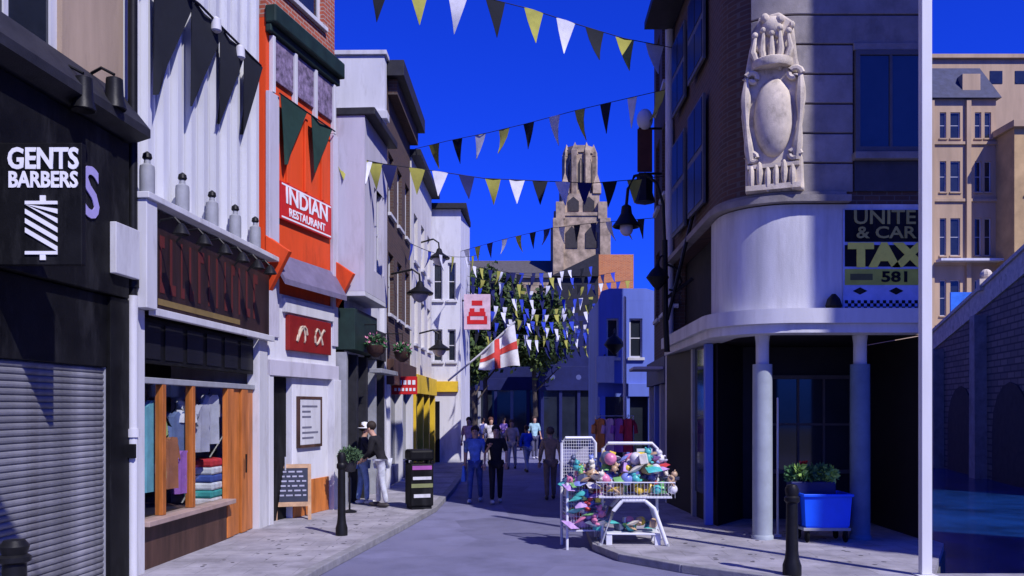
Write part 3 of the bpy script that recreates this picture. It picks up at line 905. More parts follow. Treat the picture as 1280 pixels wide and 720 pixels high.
TEXT('lettering', '581', black, sb, (X(1100, YF)-4.35, -.042, signz(346.5)), .22, align='LEFT', bold=.006, sx=1.35)
SB('smudged_lettering', sx0+.08, sx0+.42, 342, 350, M('faint_dark_print', (.10, .11, .03), .6), .008)
m = MB()
zc_, hs = signz(363.5), .055
for px in (1074, 1119):
    x = X(px, YF)
    m.prism([(x-.11, zc_), (x, zc_-hs), (x+.11, zc_), (x, zc_+hs)], YF-.036, YF-.0305)
O('diamond_marks', m.xf(INV), black, sb)
m = MB()
cs = .048
for j in range(3):
    for i in range(int((sx1-sx0)/cs)):
        if (i+j) % 2 == 0:
            m.box(sx0+i*cs, sx0+(i+1)*cs, YF-.036, YF-.0305, signz(387)+j*cs, signz(387)+(j+1)*cs)
O('checker_marks', m.xf(INV), black, sb)
# black lantern at the end of the sign
lw = E('corner_lantern', (X(1038, YF), YF, signz(390)), 0, 'small black lantern fixed at the lower end of the taxi sign', 'lamp')
O('body', MB().lathe([(.03, .26), (.10, .18), (.13, .08), (.09, 0), (.03, -.03)], 0, -.14, 8), iron, lw, smooth=True)
O('bracket', MB().box(-.02, .02, -.14, -.001, .1, .14), iron, lw)

# carved cartouche
th = R(22)
ec = Vector((ax - r_arc*math.sin(th), ay - r_arc*math.cos(th), 5.43))
car = E('stone_cartouche', ec, -th, 'cream stone cartouche with scrolled oval shield and crown on the rounded corner', 'relief')
O('back_slab', MB().prism([(-.40, 0), (.46, 0), (.44, .5), (.36, .62), (.46, 1.2), (.42, 1.75), (.36, 2.0), (.3, 2.55), (.1, 2.72), (-.2, 2.68), (-.34, 2.2), (-.42, 1.75), (-.46, 1.2), (-.4, .62)], -.08, .10), stone, car, bevel=.03)
O('oval_shield', MB().ell((.02, -.08, 1.12), (.29, .20, .60), 24, 14), stone, car, smooth=True)
m = MB()
for s in (-1, 1):
    pth = [(s*(.33 + .07*math.sin(t*2.2)) + .02, -.10 - .06*math.sin(t*3), .45 + 1.35*t) for t in [k/14 for k in range(15)]]
    m.tube(pth, [.055 + .02*math.sin(k*.8) for k in range(15)], 8)
    sp = [(s*.30 + .02 + s*(.12 - .009*k)*math.cos(.55*k), -.14, 1.72 + (.12-.009*k)*math.sin(.55*k)) for k in range(12)]
    m.tube(sp, .045, 7)
    sp = [(s*.30 + .02 + s*(.10 - .007*k)*math.cos(.6*k), -.13, .52 + (.10-.007*k)*math.sin(.6*k)) for k in range(12)]
    m.tube(sp, .04, 7)
O('scroll', m, stone, car, smooth=True)
m = MB()
random.seed(11)
for k in range(6): m.ell((-.30+.12*k, -.12, .22+.05*math.sin(k*2)), (.055, .07, .20), 8, 6)
m.box(-.38, .42, -.17, .0, .02, .10)
m.box(-.36, .40, -.14, .0, .36, .42)
O('base_carving', m, stone, car, smooth=True)
m = MB()
for k in range(5):
    a = -.24 + .12*k
    m.tube([(a*.8, -.12, 1.92), (a*1.15, -.16, 2.12), (a*1.0, -.14, 2.34 + .06*(k % 2))], [.06, .05, .025], 7)
    m.ell((a*1.02, -.14, 2.38+.06*(k % 2)), (.05, .05, .05), 8, 6)
m.lathe([(.30, 1.86), (.32, 1.9), (.31, 1.98), (.28, 2.0)], 0, -.02, 16)
m.ell((0, -.08, 2.5), (.16, .12, .16), 10, 8); m.ell((-.1, -.13, 2.62), (.07, .07, .08), 8, 6); m.ell((.12, -.12, 2.58), (.07, .07, .07), 8, 6)
for k in range(9): m.ell((random.uniform(-.3, .3), -.1, random.uniform(1.85, 2.5)), (.045, .05, .06), 7, 5)
O('crown', m, stone, car, smooth=True)

# columns
for i, (px, mat_, lab) in enumerate(((953, M('sunlit_grey_column', (.33, .37, .40), .6, .12, 3, .1), 'pale grey round column, sunlit, beside the black bollard'), (1075, M('shaded_grey_column', (.12, .18, .27), .55, .15, 3, .1), 'blue-grey round column in shade right of the blue crate'))):  # one column finish in two tones: shade is put into the second colour
    y = YF+.38
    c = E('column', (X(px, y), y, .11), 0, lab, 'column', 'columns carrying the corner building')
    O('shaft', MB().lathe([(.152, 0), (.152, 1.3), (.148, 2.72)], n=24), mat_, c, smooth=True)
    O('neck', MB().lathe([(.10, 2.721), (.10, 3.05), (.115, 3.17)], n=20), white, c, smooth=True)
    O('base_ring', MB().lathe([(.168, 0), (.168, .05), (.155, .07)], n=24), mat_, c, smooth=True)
# recessed ground floor: dark shop behind the columns
YB = 16.2
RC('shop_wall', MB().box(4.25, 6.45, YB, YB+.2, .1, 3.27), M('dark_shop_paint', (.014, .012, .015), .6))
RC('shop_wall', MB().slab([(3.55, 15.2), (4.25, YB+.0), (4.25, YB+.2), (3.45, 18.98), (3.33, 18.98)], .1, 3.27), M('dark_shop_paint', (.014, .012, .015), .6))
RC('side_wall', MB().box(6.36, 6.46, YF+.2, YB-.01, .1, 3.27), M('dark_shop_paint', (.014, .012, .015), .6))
sw = window(rc, .35, 1.9, .95, 2.75, YB-YF-.1, M('dull_wood_frame', (.10, .085, .08), .6), 3, 2, .07, sill=False, name='shop_window')
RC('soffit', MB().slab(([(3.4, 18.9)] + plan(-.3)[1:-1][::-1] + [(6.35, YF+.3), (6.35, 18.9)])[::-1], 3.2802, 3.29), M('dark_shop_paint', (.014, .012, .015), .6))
for k in range(3):                                          # posts and glazing of the flank shop
    y = 15.3 + k*1.25
    RC('flank_post', MB().box(3.36+.03*k, 3.5+.03*k, y, y+.14, .11, 3.27), metalgrey if k else bluepaint, bevel=.01)
    if k < 2: RC('flank_glazing', MB().box(3.44+.03*k, 3.47+.03*k, y+.142, y+1.248, .6, 3.26), glass)
# flank upper storeys: tall sash windows with dark bars
for k in range(2):
    y = 15.2 + k*1.9
    lo = Line(3.36+.045*k, y+1.35, 3.33+.045*k, y)
    wr = E('flank_window', (0, 0, 0)); wr.parent = rc; bpy.data.objects.remove(wr)
    for (z0, z1) in ((5.7, 7.6), (8.2, 9.7)):
        mm = MB()
        mm.box(3.30+.045*k, 3.345+.045*k, y, y+1.35, z0, z1)
        wo_ = RC('window', mm, fl)
        for j in range(2):
            for i in range(2):
                O('pane', MB().box(3.29+.045*k, 3.2995+.045*k, y+.08+.63*i, y+.65+.63*i, z0+.08+j*(z1-z0)/2, z0+(j+1)*(z1-z0)/2-.04).xf(INV), M('dull_dark_glass', (.012, .012, .016), .35, .2, 2, 0, spec=.08), wo_)
m = MB()
m.slab([(3.36, 14.7), (2.75, 14.9), (2.85, 18.95), (3.46, 18.95)][::-1], 10.3, 10.45)
RC('eave', m, slate)

# white pipe between the corner building and the brown brick house
O('downpipe', MB().tube([(3.40, 19.0, .1), (3.40, 19.0, 5), (3.40, 19.0, 12.5)], .09, 10), white, smooth=True, label='tall pale downpipe on the dark right-hand row', cat='pipe')
LR2 = Line(3.78, 23.4, 3.5, 19.05)
q2 = LR2.root('brown_brick_house', 'tall brown brick house in shade on the right, beyond the rounded corner', 'building')
W = LR2.W
ops = [(.5+i*1.5, 1.4+i*1.5, z, z+1.7) for i in range(3) for z in (4.4, 7.2, 9.8)]
O('wall', wall_openings(W, 10.2, ops, .25, 3.3), darkbrick, q2)
for a, b, c, d in ops: window(q2, a, b, c, d, .1, white, 1, 2, .06)
BX('wall', darkbrick, q2, 0, W, .27, 2.6, .1, 13.4, 0)
BX('fascia', navypaint, q2, .0, W, -.2, .25, 2.7, 3.295)
for i in range(4): BX('pilaster', bluepaint if i % 2 else lilac, q2, .0+i*1.36, .26+i*1.36, -.14, .25, .1, 2.698)
for i in range(3): BX('pane', glass, q2, .262+i*1.36, -.002+(i+1)*1.36, .1, .14, .5, 2.697, 0); BX('stall_riser', bluepaint, q2, .262+i*1.36, -.002+(i+1)*1.36, .0, .2, .1, .498)
BX('awning', lilac, q2, W-1.6, W-.2, -.85, -.205, 3.0, 3.06)
# ---- blue shop facing down the street
r7 = E('blue_shop', (X(748, 27), 27, 0), 0, 'bright blue painted shop jutting out on the right beyond the brick house', 'shop')
W = X(822, 27)-X(748, 27)
tz = Z(376, 27)
O('front_wall', wall_openings(W, tz-2.9, [(.25, .62, 3.7, 4.9), (.95, 1.35, 3.7, 4.9)], .2, 2.9), bluepaint, r7)
for a, b in ((.25, .62), (.95, 1.35)): window(r7, a, b, 3.7, 4.9, .08, white, 1, 2, .05)
BX('wall', bluepaint, r7, 0.0, W, .22, 3.5, .1, tz, 0)
O('gable', MB().prism([(.0, tz+.002), (W, tz+.002), (W-.1, tz+.3), (W-.35, tz+.38), (.35, tz+.38), (.1, tz+.3)], .0, .22), bluepaint, r7)
BX('fascia', bluepaint, r7, .9, W, -.15, .2, 2.5, 2.898)
for i in range(3): BX('pilaster', bluepaint, r7, .02+i*.75, .2+i*.75, -.1, .2, .1, 2.498)
for i in range(2): BX('pane', glass, r7, .202+i*.75, .018+(i+1)*.75, .1, .14, .4, 2.497, 0)
ls = E('hanging_shop_sign', (X(757, 26.6), 26.98, Z(478, 26.6)), 0, 'pale lit hanging board at the left edge of the blue shop', 'sign')
BX('board', white, ls, -.28, .28, -.22, -.16, 0, .8)
BX('bracket', iron, ls, -.02, .02, -.2, .02, .82, .86)

# ================================================================== FAR END OF THE STREET
r8 = E('navy_shop', (X(676, 46), 46, 0), 0, 'dark navy shopfront closing the end of the street', 'shop')
W = X(748, 46) - X(676, 46)
BX('wall', navypaint, r8, 0, W, .3, 4, 0, 7.0, 0)
fb = BX('fascia', navypaint, r8, -.05, W+.05, -.2, .29, Z(488, 46), Z(458, 46))
for i, u in enumerate((.45, .9)): O('emblem', MB().prism([(W*u-.75+.14*math.cos(t), 3.75+.14*math.sin(t)) for t in [k*.7 for k in range(9)]], -.21, -.201), M('pale_blue_mark', (.10, .12, .30), .5), fb)
for i in range(4): BX('pilaster', navypaint, r8, i*.95, i*.95+.16, -.1, .29, .1, Z(488, 46)-.002)
for i in range(3): BX('pane', glass, r8, i*.95+.162, i*.95+.948, .05, .1, .4, Z(488, 46)-.004, 0)
r9 = E('pale_far_shops', (X(577, 52), 52, 0), 0, 'low pale far shops behind the crowd under the trees', 'shop')
W = X(682, 52)-X(577, 52)
BX('wall', navypaint, r9, 0, W, .2, 5, 0, 4.6, 0)
BX('fascia', navypaint, r9, 0, W, -.15, .19, 3.2, 3.9)
for i in range(6):
    BX('pilaster', metalgrey if i % 2 else navypaint, r9, i*.96, i*.96+.18, -.1, .19, .1, 3.198)
    if i < 5: BX('pane', glass, r9, i*.96+.182, i*.96+.958, .05, .1, .3, 3.197, 0)
# orange brick gable house and its dark roof
r10 = E('orange_brick_house', (X(748, 58), 58, 0), 0, 'orange brick house with dark sloping roof below the church tower', 'building')
W = X(792, 58)-X(748, 58)
ht = Z(318, 58)
ops = [(.5, 1.1, 7.6, 9.0), (1.4, 1.95, 7.6, 9.0)]
O('wall', wall_openings(W, ht, ops, .2), orangebrick, r10)
for a, b, c, d in ops: window(r10, a, b, c, d, .08, white, 1, 2, .06)
BX('wall', orangebrick, r10, .0, W, .22, 8, 0, ht-.01, 0)
x1 = X(688, 58)-X(748, 58)
O('roof', MB().prism([(x1, Z(346, 58)), (-.002, Z(346, 58)), (-.002, ht+.02), (-.2, ht-.05)], -.3, 8), slate, r10)
BX('lower_wall', slate, r10, x1+.2, -.003, .0, 8, 0, Z(346, 58)-.002, 0)
tstone = M('tower_stone', (.40, .31, .21), .9, .45, .9, .6, fine=5)
r11 = E('church_nave', (X(580, 118), 118, 0), 0, 'long grey church roof behind the trees below the tower', 'church')
W = X(750, 118)-X(580, 118)
zr = Z(318, 118)
BX('wall', tstone, r11, 0, W, 0, 10, 0, zr-3.2, 0)
O('roof', MB().add([(0, -.4, zr-3.2), (W, -.4, zr-3.2), (W, 5, zr), (0, 5, zr), (0, 10.4, zr-3.2), (W, 10.4, zr-3.2)], [(0,1,2,3), (3,2,5,4), (0,3,4), (1,5,2)]), M('grey_lead_roof', (.10, .09, .085), .7), r11)

# ---- church tower with octagonal lantern
tw = E('church_tower', (X(726, 120), 122, 0), 0, 'pale stone church tower with octagonal lantern and pinnacles', 'tower')
tdark = M('tower_louvre_dark', (.05, .045, .045), .9)
def zt_(py): return Z(py, 120)
s = 120/F
def octa(r, z0, z1, r1=None, ph=R(22.5)):
    r1 = r1 or r
    return MB().lathe([(r, z0), (r1, z1)], n=8).xf(Matrix.Rotation(ph, 4, 'Z'))
h0, h1 = 29*s, 23*s
O('base_stage', MB().box(-h0, h0, -h0, h0, 0, zt_(270)), tstone, tw)
bs_ = O('belfry_stage', MB().box(-h1, h1, -h1, h1, zt_(270)+.01, zt_(243)), tstone, tw)
O('string_course', MB().box(-h0-.15, h0+.15, -h0-.15, h0+.15, zt_(272), zt_(268)), tstone, tw)
lan = O('lantern', octa(18.5*s, zt_(243), zt_(188)), tstone, tw)
O('lantern_cornice', octa(20.5*s, zt_(190), zt_(185)), tstone, tw)
for k in range(8):
    t = k*math.pi/4 + math.pi/8
    mtx = Matrix.Rotation(t, 4, 'Z')
    ap = 18.5*s
    O('buttress', MB().box(ap-.25, ap+.45, -.35, .35, zt_(243), zt_(192)).xf(mtx), tstone, lan)
    O('pinnacle', MB().add([(ap-.4, -.4, zt_(188)), (ap+.4, -.4, zt_(188)), (ap+.4, .4, zt_(188)), (ap-.4, .4, zt_(188)), (ap, 0, zt_(177))], [(0,1,4), (1,2,4), (2,3,4), (3,0,4)]).box(ap-.4, ap+.4, -.4, .4, zt_(193), zt_(188)).xf(mtx), tstone, lan)
    t2 = k*math.pi/4
    ap2 = 18.5*s*math.cos(math.pi/8)
    mt2 = Matrix.Rotation(t2 - math.pi/2, 4, 'Z')
    a = .52
    z0, z1 = zt_(236), zt_(205)
    pts = [(-.42, z0), (.42, z0), (.42, z1), (0, z1+.9), (-.42, z1)]
    op = O('belfry_opening', MB().prism(pts, ap2-.1, ap2+.06).xf(mt2), tdark, lan)
    O('mullion', MB().box(-.06, .06, ap2+.061, ap2+.12, z0, z1+.6).xf(mt2), tstone, op)
O('parapet', octa(18.8*s, zt_(185), zt_(181)), tstone, tw)
for (sx, sy) in ((-1, -1), (1, -1), (-1, 1), (1, 1)):
    c = MB().box(sx*h1*.86-.55, sx*h1*.86+.55, sy*h1*.86-.55, sy*h1*.86+.55, zt_(243), zt_(232))
    c.add([(sx*h1*.86-.5, sy*h1*.86-.5, zt_(232)), (sx*h1*.86+.5, sy*h1*.86-.5, zt_(232)), (sx*h1*.86+.5, sy*h1*.86+.5, zt_(232)), (sx*h1*.86-.5, sy*h1*.86+.5, zt_(232)), (sx*h1*.86, sy*h1*.86, zt_(215))], [(0,1,4), (1,2,4), (2,3,4), (3,0,4)])
    O('pinnacle', c, tstone, tw)
    O('buttress', MB().box(sx*h0-.7, sx*h0+.7, sy*h0-.7, sy*h0+.7, 0, zt_(276)).box(sx*h0*.9-.6, sx*h0*.9+.6, sy*h0*.9-.6, sy*h0*.9+.6, zt_(276)+.01, zt_(255)), tstone, tw)
for i, u in enumerate((-.42, .42)):
    O('window', MB().prism([(h1*u-.75, zt_(265)), (h1*u+.75, zt_(265)), (h1*u+.75, zt_(253)), (h1*u, zt_(247)), (h1*u-.75, zt_(253))], -h1-.12, -h1+.2), tdark, bs_)
    O('window', MB().prism([(h0*u-.8, zt_(312)), (h0*u+.8, zt_(312)), (h0*u+.8, zt_(293)), (h0*u, zt_(285)), (h0*u-.8, zt_(293))], -h0-.12, -h0+.2), tdark, tw)
#@@OBJECTS
# ================================================================== SIDE OF THE HARBOUR (seen right of the white divider)
O('divider_post', MB().box(-.063, .063, -.05, .05, .02, 9.2).box(-.12, .12, -.11, .11, 0, .019), M('post_white', (.66, .66, .66), .6, .1, 2, .1, streak=True), bevel=.008, loc=(X(1156.5, 10.7), 10.7, .11), label='slim white divider strip built as a post at the quay edge, right of the taxi sign', cat='post')  # square post stands in for the white divider strip
sunstone = M('sandy_terrace_stone', (.46, .33, .20), .85, .2, .8, .3, streak=True)
rt = E('harbour_terrace', (23.5, 54, 5.5), 0, 'sandstone terrace with tall windows above the harbour ramp', 'building')
W = 6.2
ops = []
for zz, hh in ((2.3, 2.2), (6.0, 2.3), (9.9, 1.9), (13.2, 1.6)):
    for a, b in ((.4, 1.3), (2.75, 3.15), (3.4, 4.0), (4.9, 5.3), (5.5, 5.9)): ops.append((a, b, zz, zz+hh))
O('wall', wall_openings(W, 15.6, ops, .25), sunstone, rt)
for a, b, c, d in ops: window(rt, a, b, c, d, .1, white, 1, 2, .05, sillmat=sunstone)
BX('wall', sunstone, rt, 0, W, .27, 9, -6, 15.55, 0)
for zz in (1.7, 5.4, 9.3, 12.8): BX('string_course', sunstone, rt, -.05, W+.05, -.12, -.003, zz, zz+.18)
for x in (2.2, 4.45): BX('pilaster', sunstone, rt, x-.14, x+.14, -.2, -.004, 0, 15.5)
BX('balcony', white, rt, 2.4, W, -.9, -.21, 5.55, 5.7)
O('mansard_roof', MB().add([(-.2, -.3, 15.6), (W+.2, -.3, 15.6), (W+.2, 9, 15.6), (-.2, 9, 15.6), (.3, 1.3, 18.0), (W-.3, 1.3, 18.0), (W-.3, 8, 18.0), (.3, 8, 18.0)], [(0,3,2,1), (4,5,6,7), (0,1,5,4), (1,2,6,5), (2,3,7,6), (3,0,4,7)]), M('blue_slate', (.04, .045, .085), .5, .3, 3, .3), rt)
BX('dormer', sunstone, rt, 4.2, 5.3, .1, 1.6, 15.7, 17.2)
BX('chimney', sunstone, rt, .4, 1.4, 3, 4, 17.5, 19.4)
ru = E('tan_hotel', (X(1268, 52), 52, 5.5), 0, 'sunlit tan building at the extreme right above the ramp', 'building')
ops = [(a, a+.9, z, z+1.7) for a in (.6, 2.2, 3.8) for z in (2.6, 6.0, 9.2)]
O('wall', wall_openings(6, 13.2, ops, .25), M('yellow_stone', (.50, .34, .15), .85, .2, .8, .3), ru)
for a, b, c, d in ops: window(ru, a, b, c, d, .1, white, 1, 2, .06, sillmat=sunstone)
BX('wall', M('yellow_stone', (.50, .34, .15)), ru, 0, 6, .27, 3, -6, 13.2, 0)
BX('cornice', sunstone, ru, -.2, 6, -.3, 3, 13.21, 13.6)
rv = E('cliff_top_building', (18, 70, 0), 0, 'pale tan building high behind the slate roof', 'building')
BX('wall', sunstone, rv, 0, 30, 0, 8, 0, Z(74, 70), 0)
BX('parapet', sunstone, rv, -.2, 30.2, -.3, 8, Z(74, 70)+.01, Z(69, 70))
for i in range(9): BX('window', glass, rv, 8+i*2.0, 9+i*2.0, -.04, .1, Z(100, 70)-.3, Z(84, 70)-.3)
# ramp: a retaining wall with arches, sloping parapet and pilasters
va, vb = Vector((24.1, 54)), Vector((18.95, 30))
LV = Line(va.x, va.y, vb.x, vb.y)
vr = LV.root('harbour_ramp', 'shaded stone ramp with arches and pale parapet rising right above the water', 'ramp')
def zp(u): return 5.2 + 3.7*u/LV.W
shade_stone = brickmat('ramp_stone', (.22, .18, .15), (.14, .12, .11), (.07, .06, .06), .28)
W = LV.W
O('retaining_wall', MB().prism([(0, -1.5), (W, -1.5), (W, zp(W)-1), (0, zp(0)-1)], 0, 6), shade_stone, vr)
O('roadway', MB().prism([(0, zp(0)-.99), (W, zp(W)-.99), (W, zp(W)-.9), (0, zp(0)-.9)], .3, 6), paving, vr)
O('parapet', MB().prism([(0, zp(0)-.98), (W, zp(W)-.98), (W, zp(W)-.1), (0, zp(0)-.1)], -.08, .28), stone, vr)
O('coping', MB().prism([(0, zp(0)-.098), (W, zp(W)-.098), (W, zp(W)+.06), (0, zp(0)+.06)], -.18, .36), stone, vr)
for i in range(4):
    u = 1.6 + i*(W-2)/3.25
    if i % 2 == 0: O('pier_cap', MB().box(u-.25, u+.25, -.25, .42, zp(u)-.2, zp(u)+.3).ell((u, .08, zp(u)+.5), (.25, .25, .25), 10, 8), stone, vr)
    O('pilaster', MB().prism([(u-.45, -1.5), (u+.45, -1.5), (u+.35, zp(u)-1.3), (u-.35, zp(u)-1.3)], -.5, -.002), stone2, vr)
    if i < 3:
        c = u + (W-2)/6.5
        pts = [(c-2.2, -1.4), (c+2.2, -1.4)] + [(c+2.2*math.cos(t), 1.2+2.0*math.sin(t)) for t in [k*math.pi/8 for k in range(9)]]
        O('arch', MB().prism(pts, -.06, .02), tdark, vr)
pb = LV.p + LV.d*9 + Vector((-LV.d.y, LV.d.x))*3
O('blue_notice', MB().box(-.55, .55, -.05, .05, .8, 2.6).box(-.4, -.3, -.04, .04, 0, .8).box(.3, .4, -.04, .04, 0, .8), M('notice_blue', (.03, .16, .62), .5), loc=(X(1201, 46), 46, 5.6), label='blue notice board standing on the harbour ramp', cat='sign')

# unseen tall house across the side street, its plan shaped along the sun: added to shade the right half of the corner front
rs = E('shade_house', (8.95, 8.0, 0), 0, 'unseen tall brick house across the side street, added to shade the taxi sign', 'building')
fp = [(0, 0), (6.4, -8.1), (16, -2), (9, 2.6)]
O('wall', MB().slab(fp, 0, 17.5), redbrick, rs)
O('roof', MB().slab([(x*1.03-.2, y*1.03) for x, y in fp], 17.51, 17.9), slate, rs)
for k in range(4):
    for j in range(5):
        t = .14 + .2*k
        BX('window', glass, rs, -.5, .5, -.04, .1, 1.2+3.2*j, 3.0+3.2*j, 0).matrix_local = Matrix.Translation((fp[0][0]*(1-t)+fp[1][0]*t, fp[0][1]*(1-t)+fp[1][1]*t, 0)) @ Matrix.Rotation(math.atan2(-8.1, 6.4), 4, 'Z')

# ================================================================== TREES
leafm = [M('leaf_dark', (.040, .075, .018), .7, .5, 1.2, 0), M('leaf_olive', (.085, .13, .030), .7, .4, 1.2, 0)]
bark = M('bark', (.07, .055, .045), .9, .3, 6, .5)
def tree(px, y, zc, rx, rz_, label, seed, nclump=42, dens=60):
    random.seed(seed)
    t = E('street_tree', (X(px, y), y, 0), 0, label, 'tree', 'trees at the end of the street')
    tm = MB().tube([(0, 0, 0), (.05, .02, zc*.35), (-.04, 0, zc*.7), (0, .05, zc+rz_*.3)], [.17, .13, .10, .03], 8)
    for k in range(7):
        a = k*.9
        z0 = zc*(.5+.07*k)
        tm.tube([(0, 0, z0), (rx*.4*math.cos(a), rx*.4*math.sin(a), z0+rz_*.35), (rx*.8*math.cos(a+.3), rx*.8*math.sin(a+.3), z0+rz_*.7)], [.06, .04, .015], 6)
    O('trunk', tm, bark, t, smooth=True)
    for mi in (0, 1):
        m = MB(); vs, fs = [], []
        for c in range(nclump):
            while True:
                p = Vector([random.uniform(-1, 1) for _ in range(3)])
                if .25 < p.length < 1: break
            cx_ = Vector((p.x*rx, p.y*rx, zc + p.z*rz_))
            cr = random.uniform(.28, .6)*rx*.55
            for k in range(dens):
                q = cx_ + Vector([random.gauss(0, .5) for _ in range(3)])*cr
                s_ = random.uniform(.09, .18)
                a = Vector([random.uniform(-1, 1) for _ in range(3)]).normalized()
                b = a.cross(Vector([random.uniform(-1, 1) for _ in range(3)])).normalized()
                o = len(vs)
                vs += [q-a*s_, q+b*s_*.6, q+a*s_, q-b*s_*.6]
                fs.append((o, o+1, o+2, o+3))
        m.add(vs, fs)
        O('crown', m, leafm[mi], t)
    return t
tree(606, 47, 7.1, 2.0, 2.7, 'tall tree behind the red box sign, left of the far shops', 1, 80, 80)
tree(668, 44, 5.9, 1.75, 1.9, 'round olive tree behind the flag, beside the navy shop', 2, 70, 80)
tree(640, 56, 6.6, 2.2, 2.4, 'farther tree filling the gap between the two nearer crowns', 3, 80, 80)
tree(592, 41, 4.6, .9, 1.3, 'small dark tree below the red box sign', 4, 36, 60)

# ================================================================== BUNTING
random.seed(21)
def strung(label, pxs, y0, y1, fpx, cols, fw, fh, group='bunting strung across the street'):
    """pxs: pixel polyline of the cord; distances run from y0 to y1 between the walls it is tied to"""
    n = len(pxs)
    x0, x1 = pxs[0][0], pxs[-1][0]
    yy = lambda px: y0 + (y1-y0)*(px-x0)/(x1-x0)
    pts = [P3(px, py, yy(px)) for px, py in pxs]
    tot = [0]
    for a, b in zip(pts[:-1], pts[1:]): tot.append(tot[-1]+(b-a).length)
    fl = []
    for f in fpx:
        for i in range(n-1):
            if pxs[i][0] <= f <= pxs[i+1][0]:
                k = (f-pxs[i][0])/(pxs[i+1][0]-pxs[i][0])
                fl.append((tot[i]+(tot[i+1]-tot[i])*k)/tot[-1]); break
    return triangle_string('bunting_string', label, pts, fl, cols, fw, fh, .009, group)
strung('bunting string across the top of the sky, sloping down to the right', [(420, -30), (530, -14), (610, -2), (665, 12), (720, 30), (780, 48), (842, 60)], 17, 18.9,
       (474, 523, 572, 619, 667, 707, 743, 781, 818), [fblack, fyel, fwhite, fblack, fyel, fwhite, fblack, fyel, fwhite], .42, .74)
strung('bunting string climbing to the right above the church tower', [(519, 186), (560, 176), (610, 166), (660, 154), (720, 138), (780, 124), (850, 108)], 27, 19,
       (543, 572, 601, 631, 661, 694, 725, 758, 791, 827), [fyel, fblack, fwhite, fyel, fblack, fwhite, fyel, fblack, fwhite, fyel], [.46, .44, .44, .44, .44, .42, .40, .40, .36, .36], .72)
strung('bunting string sagging level with the top of the church tower', [(421, 193), (480, 205), (545, 214), (605, 223), (670, 226), (740, 229), (800, 224), (830, 220)], 18.1, 19.4,
       (427, 455, 468, 486, 521, 550, 583, 616, 646, 675, 703, 731, 762, 793), [fyel, fwhite, fyel, fnavy, fyel, fwhite, fnavy, fyel, fwhite, fblack, fwhite, fnavy, fblack, fyel], .34, .52)
strung('bunting string across the base of the church tower', [(576, 314), (630, 299), (690, 285), (740, 279), (823, 272)], 33, 23.5,
       (584, 598, 613, 631, 649, 667, 684, 703, 722, 742, 763, 785, 803), [fwhite, fyel, fnavy, fwhite, fyel, fblack, fnavy, fwhite, fblack, fnavy, fwhite, fyel, fblack], .36, .54)
triangle_string('bunting_string', 'unseen bunting string overhead, added so its pennants shade the roller shutter', [(-5.1, 3.0, 8.6), (-2.5, 3.4, 7.9), (0, 3.6, 7.7), (3.5, 3.8, 7.9), (9.3, 4.0, 9.0)], [.10, .19, .28, .37, .46, .55, .64, .73, .82, .91], [fblack, fyel, fwhite], .75, 1.15, .012, 'bunting strung across the street')  # unseen string hung overhead only to throw pennant shade on the shutter
rows = [((584, 330), (650, 352), (745, 332), 34.5, 41, 'sagging bunting string just under the nave roof, over the tree tops'),
        ((584, 345), (660, 366), (792, 350), 34.5, 41, 'bunting string in front of the orange brick house'),
        ((584, 365), (670, 384), (760, 368), 34.5, 41, 'bunting string level with the red box sign'),
        ((586, 384), (680, 402), (752, 386), 34.5, 41, 'bunting string just above the white and red flag'),
        ((590, 398), (690, 418), (750, 402), 34.5, 41, 'bunting string level with the white and red flag'),
        ((592, 418), (690, 432), (750, 420), 34.5, 41, 'lowest bunting string, just over the navy shop'),
        ((584, 356), (650, 372), (745, 356), 34.5, 41, 'bunting string between the brick house one and the box sign one'),
        ((588, 376), (670, 396), (750, 378), 34.5, 41, 'bunting string just below the top of the box sign'),
        ((590, 410), (680, 428), (752, 412), 34.5, 41, 'bunting string across the middle of the white and red flag'),
        ((586, 392), (700, 412), (770, 394), 35, 41, 'bunting string crossing just left of the blue shop'),
        ((640, 396), (700, 424), (765, 404), 36, 42, 'short bunting string over the round olive tree'),
        ((630, 422), (690, 446), (750, 428), 36, 43, 'short low bunting string above the navy fascia'),
        ((620, 338), (700, 356), (770, 340), 35, 41, 'short bunting string in front of the dark slate roof'),
        ((505, 300), (560, 330), (600, 318), 25, 33, 'short bunting string hanging in front of the white corner house')]
pal = [fyel, fwhite, fblue, fnavy, fnavy, fyel, fblack, fblue, fwhite]
for i, (a, b, c, y0, y1, lab) in enumerate(rows):
    pts = []
    for k in range(9):
        t = k/8
        pts.append(((1-t)**2*a[0]+2*t*(1-t)*b[0]+t*t*c[0], (1-t)**2*a[1]+2*t*(1-t)*b[1]+t*t*c[1]))
    nf = max(5, int((c[0]-a[0])/12))
    random.shuffle(pal)
    strung(lab, pts, y0, y1, [a[0]+(c[0]-a[0])*(k+.5+random.uniform(-.25, .25))/nf for k in range(nf)], [random.choice(pal) for _ in range(nf)], [random.uniform(.24, .36) for _ in range(nf)], [random.uniform(.40, .56) for _ in range(nf)])

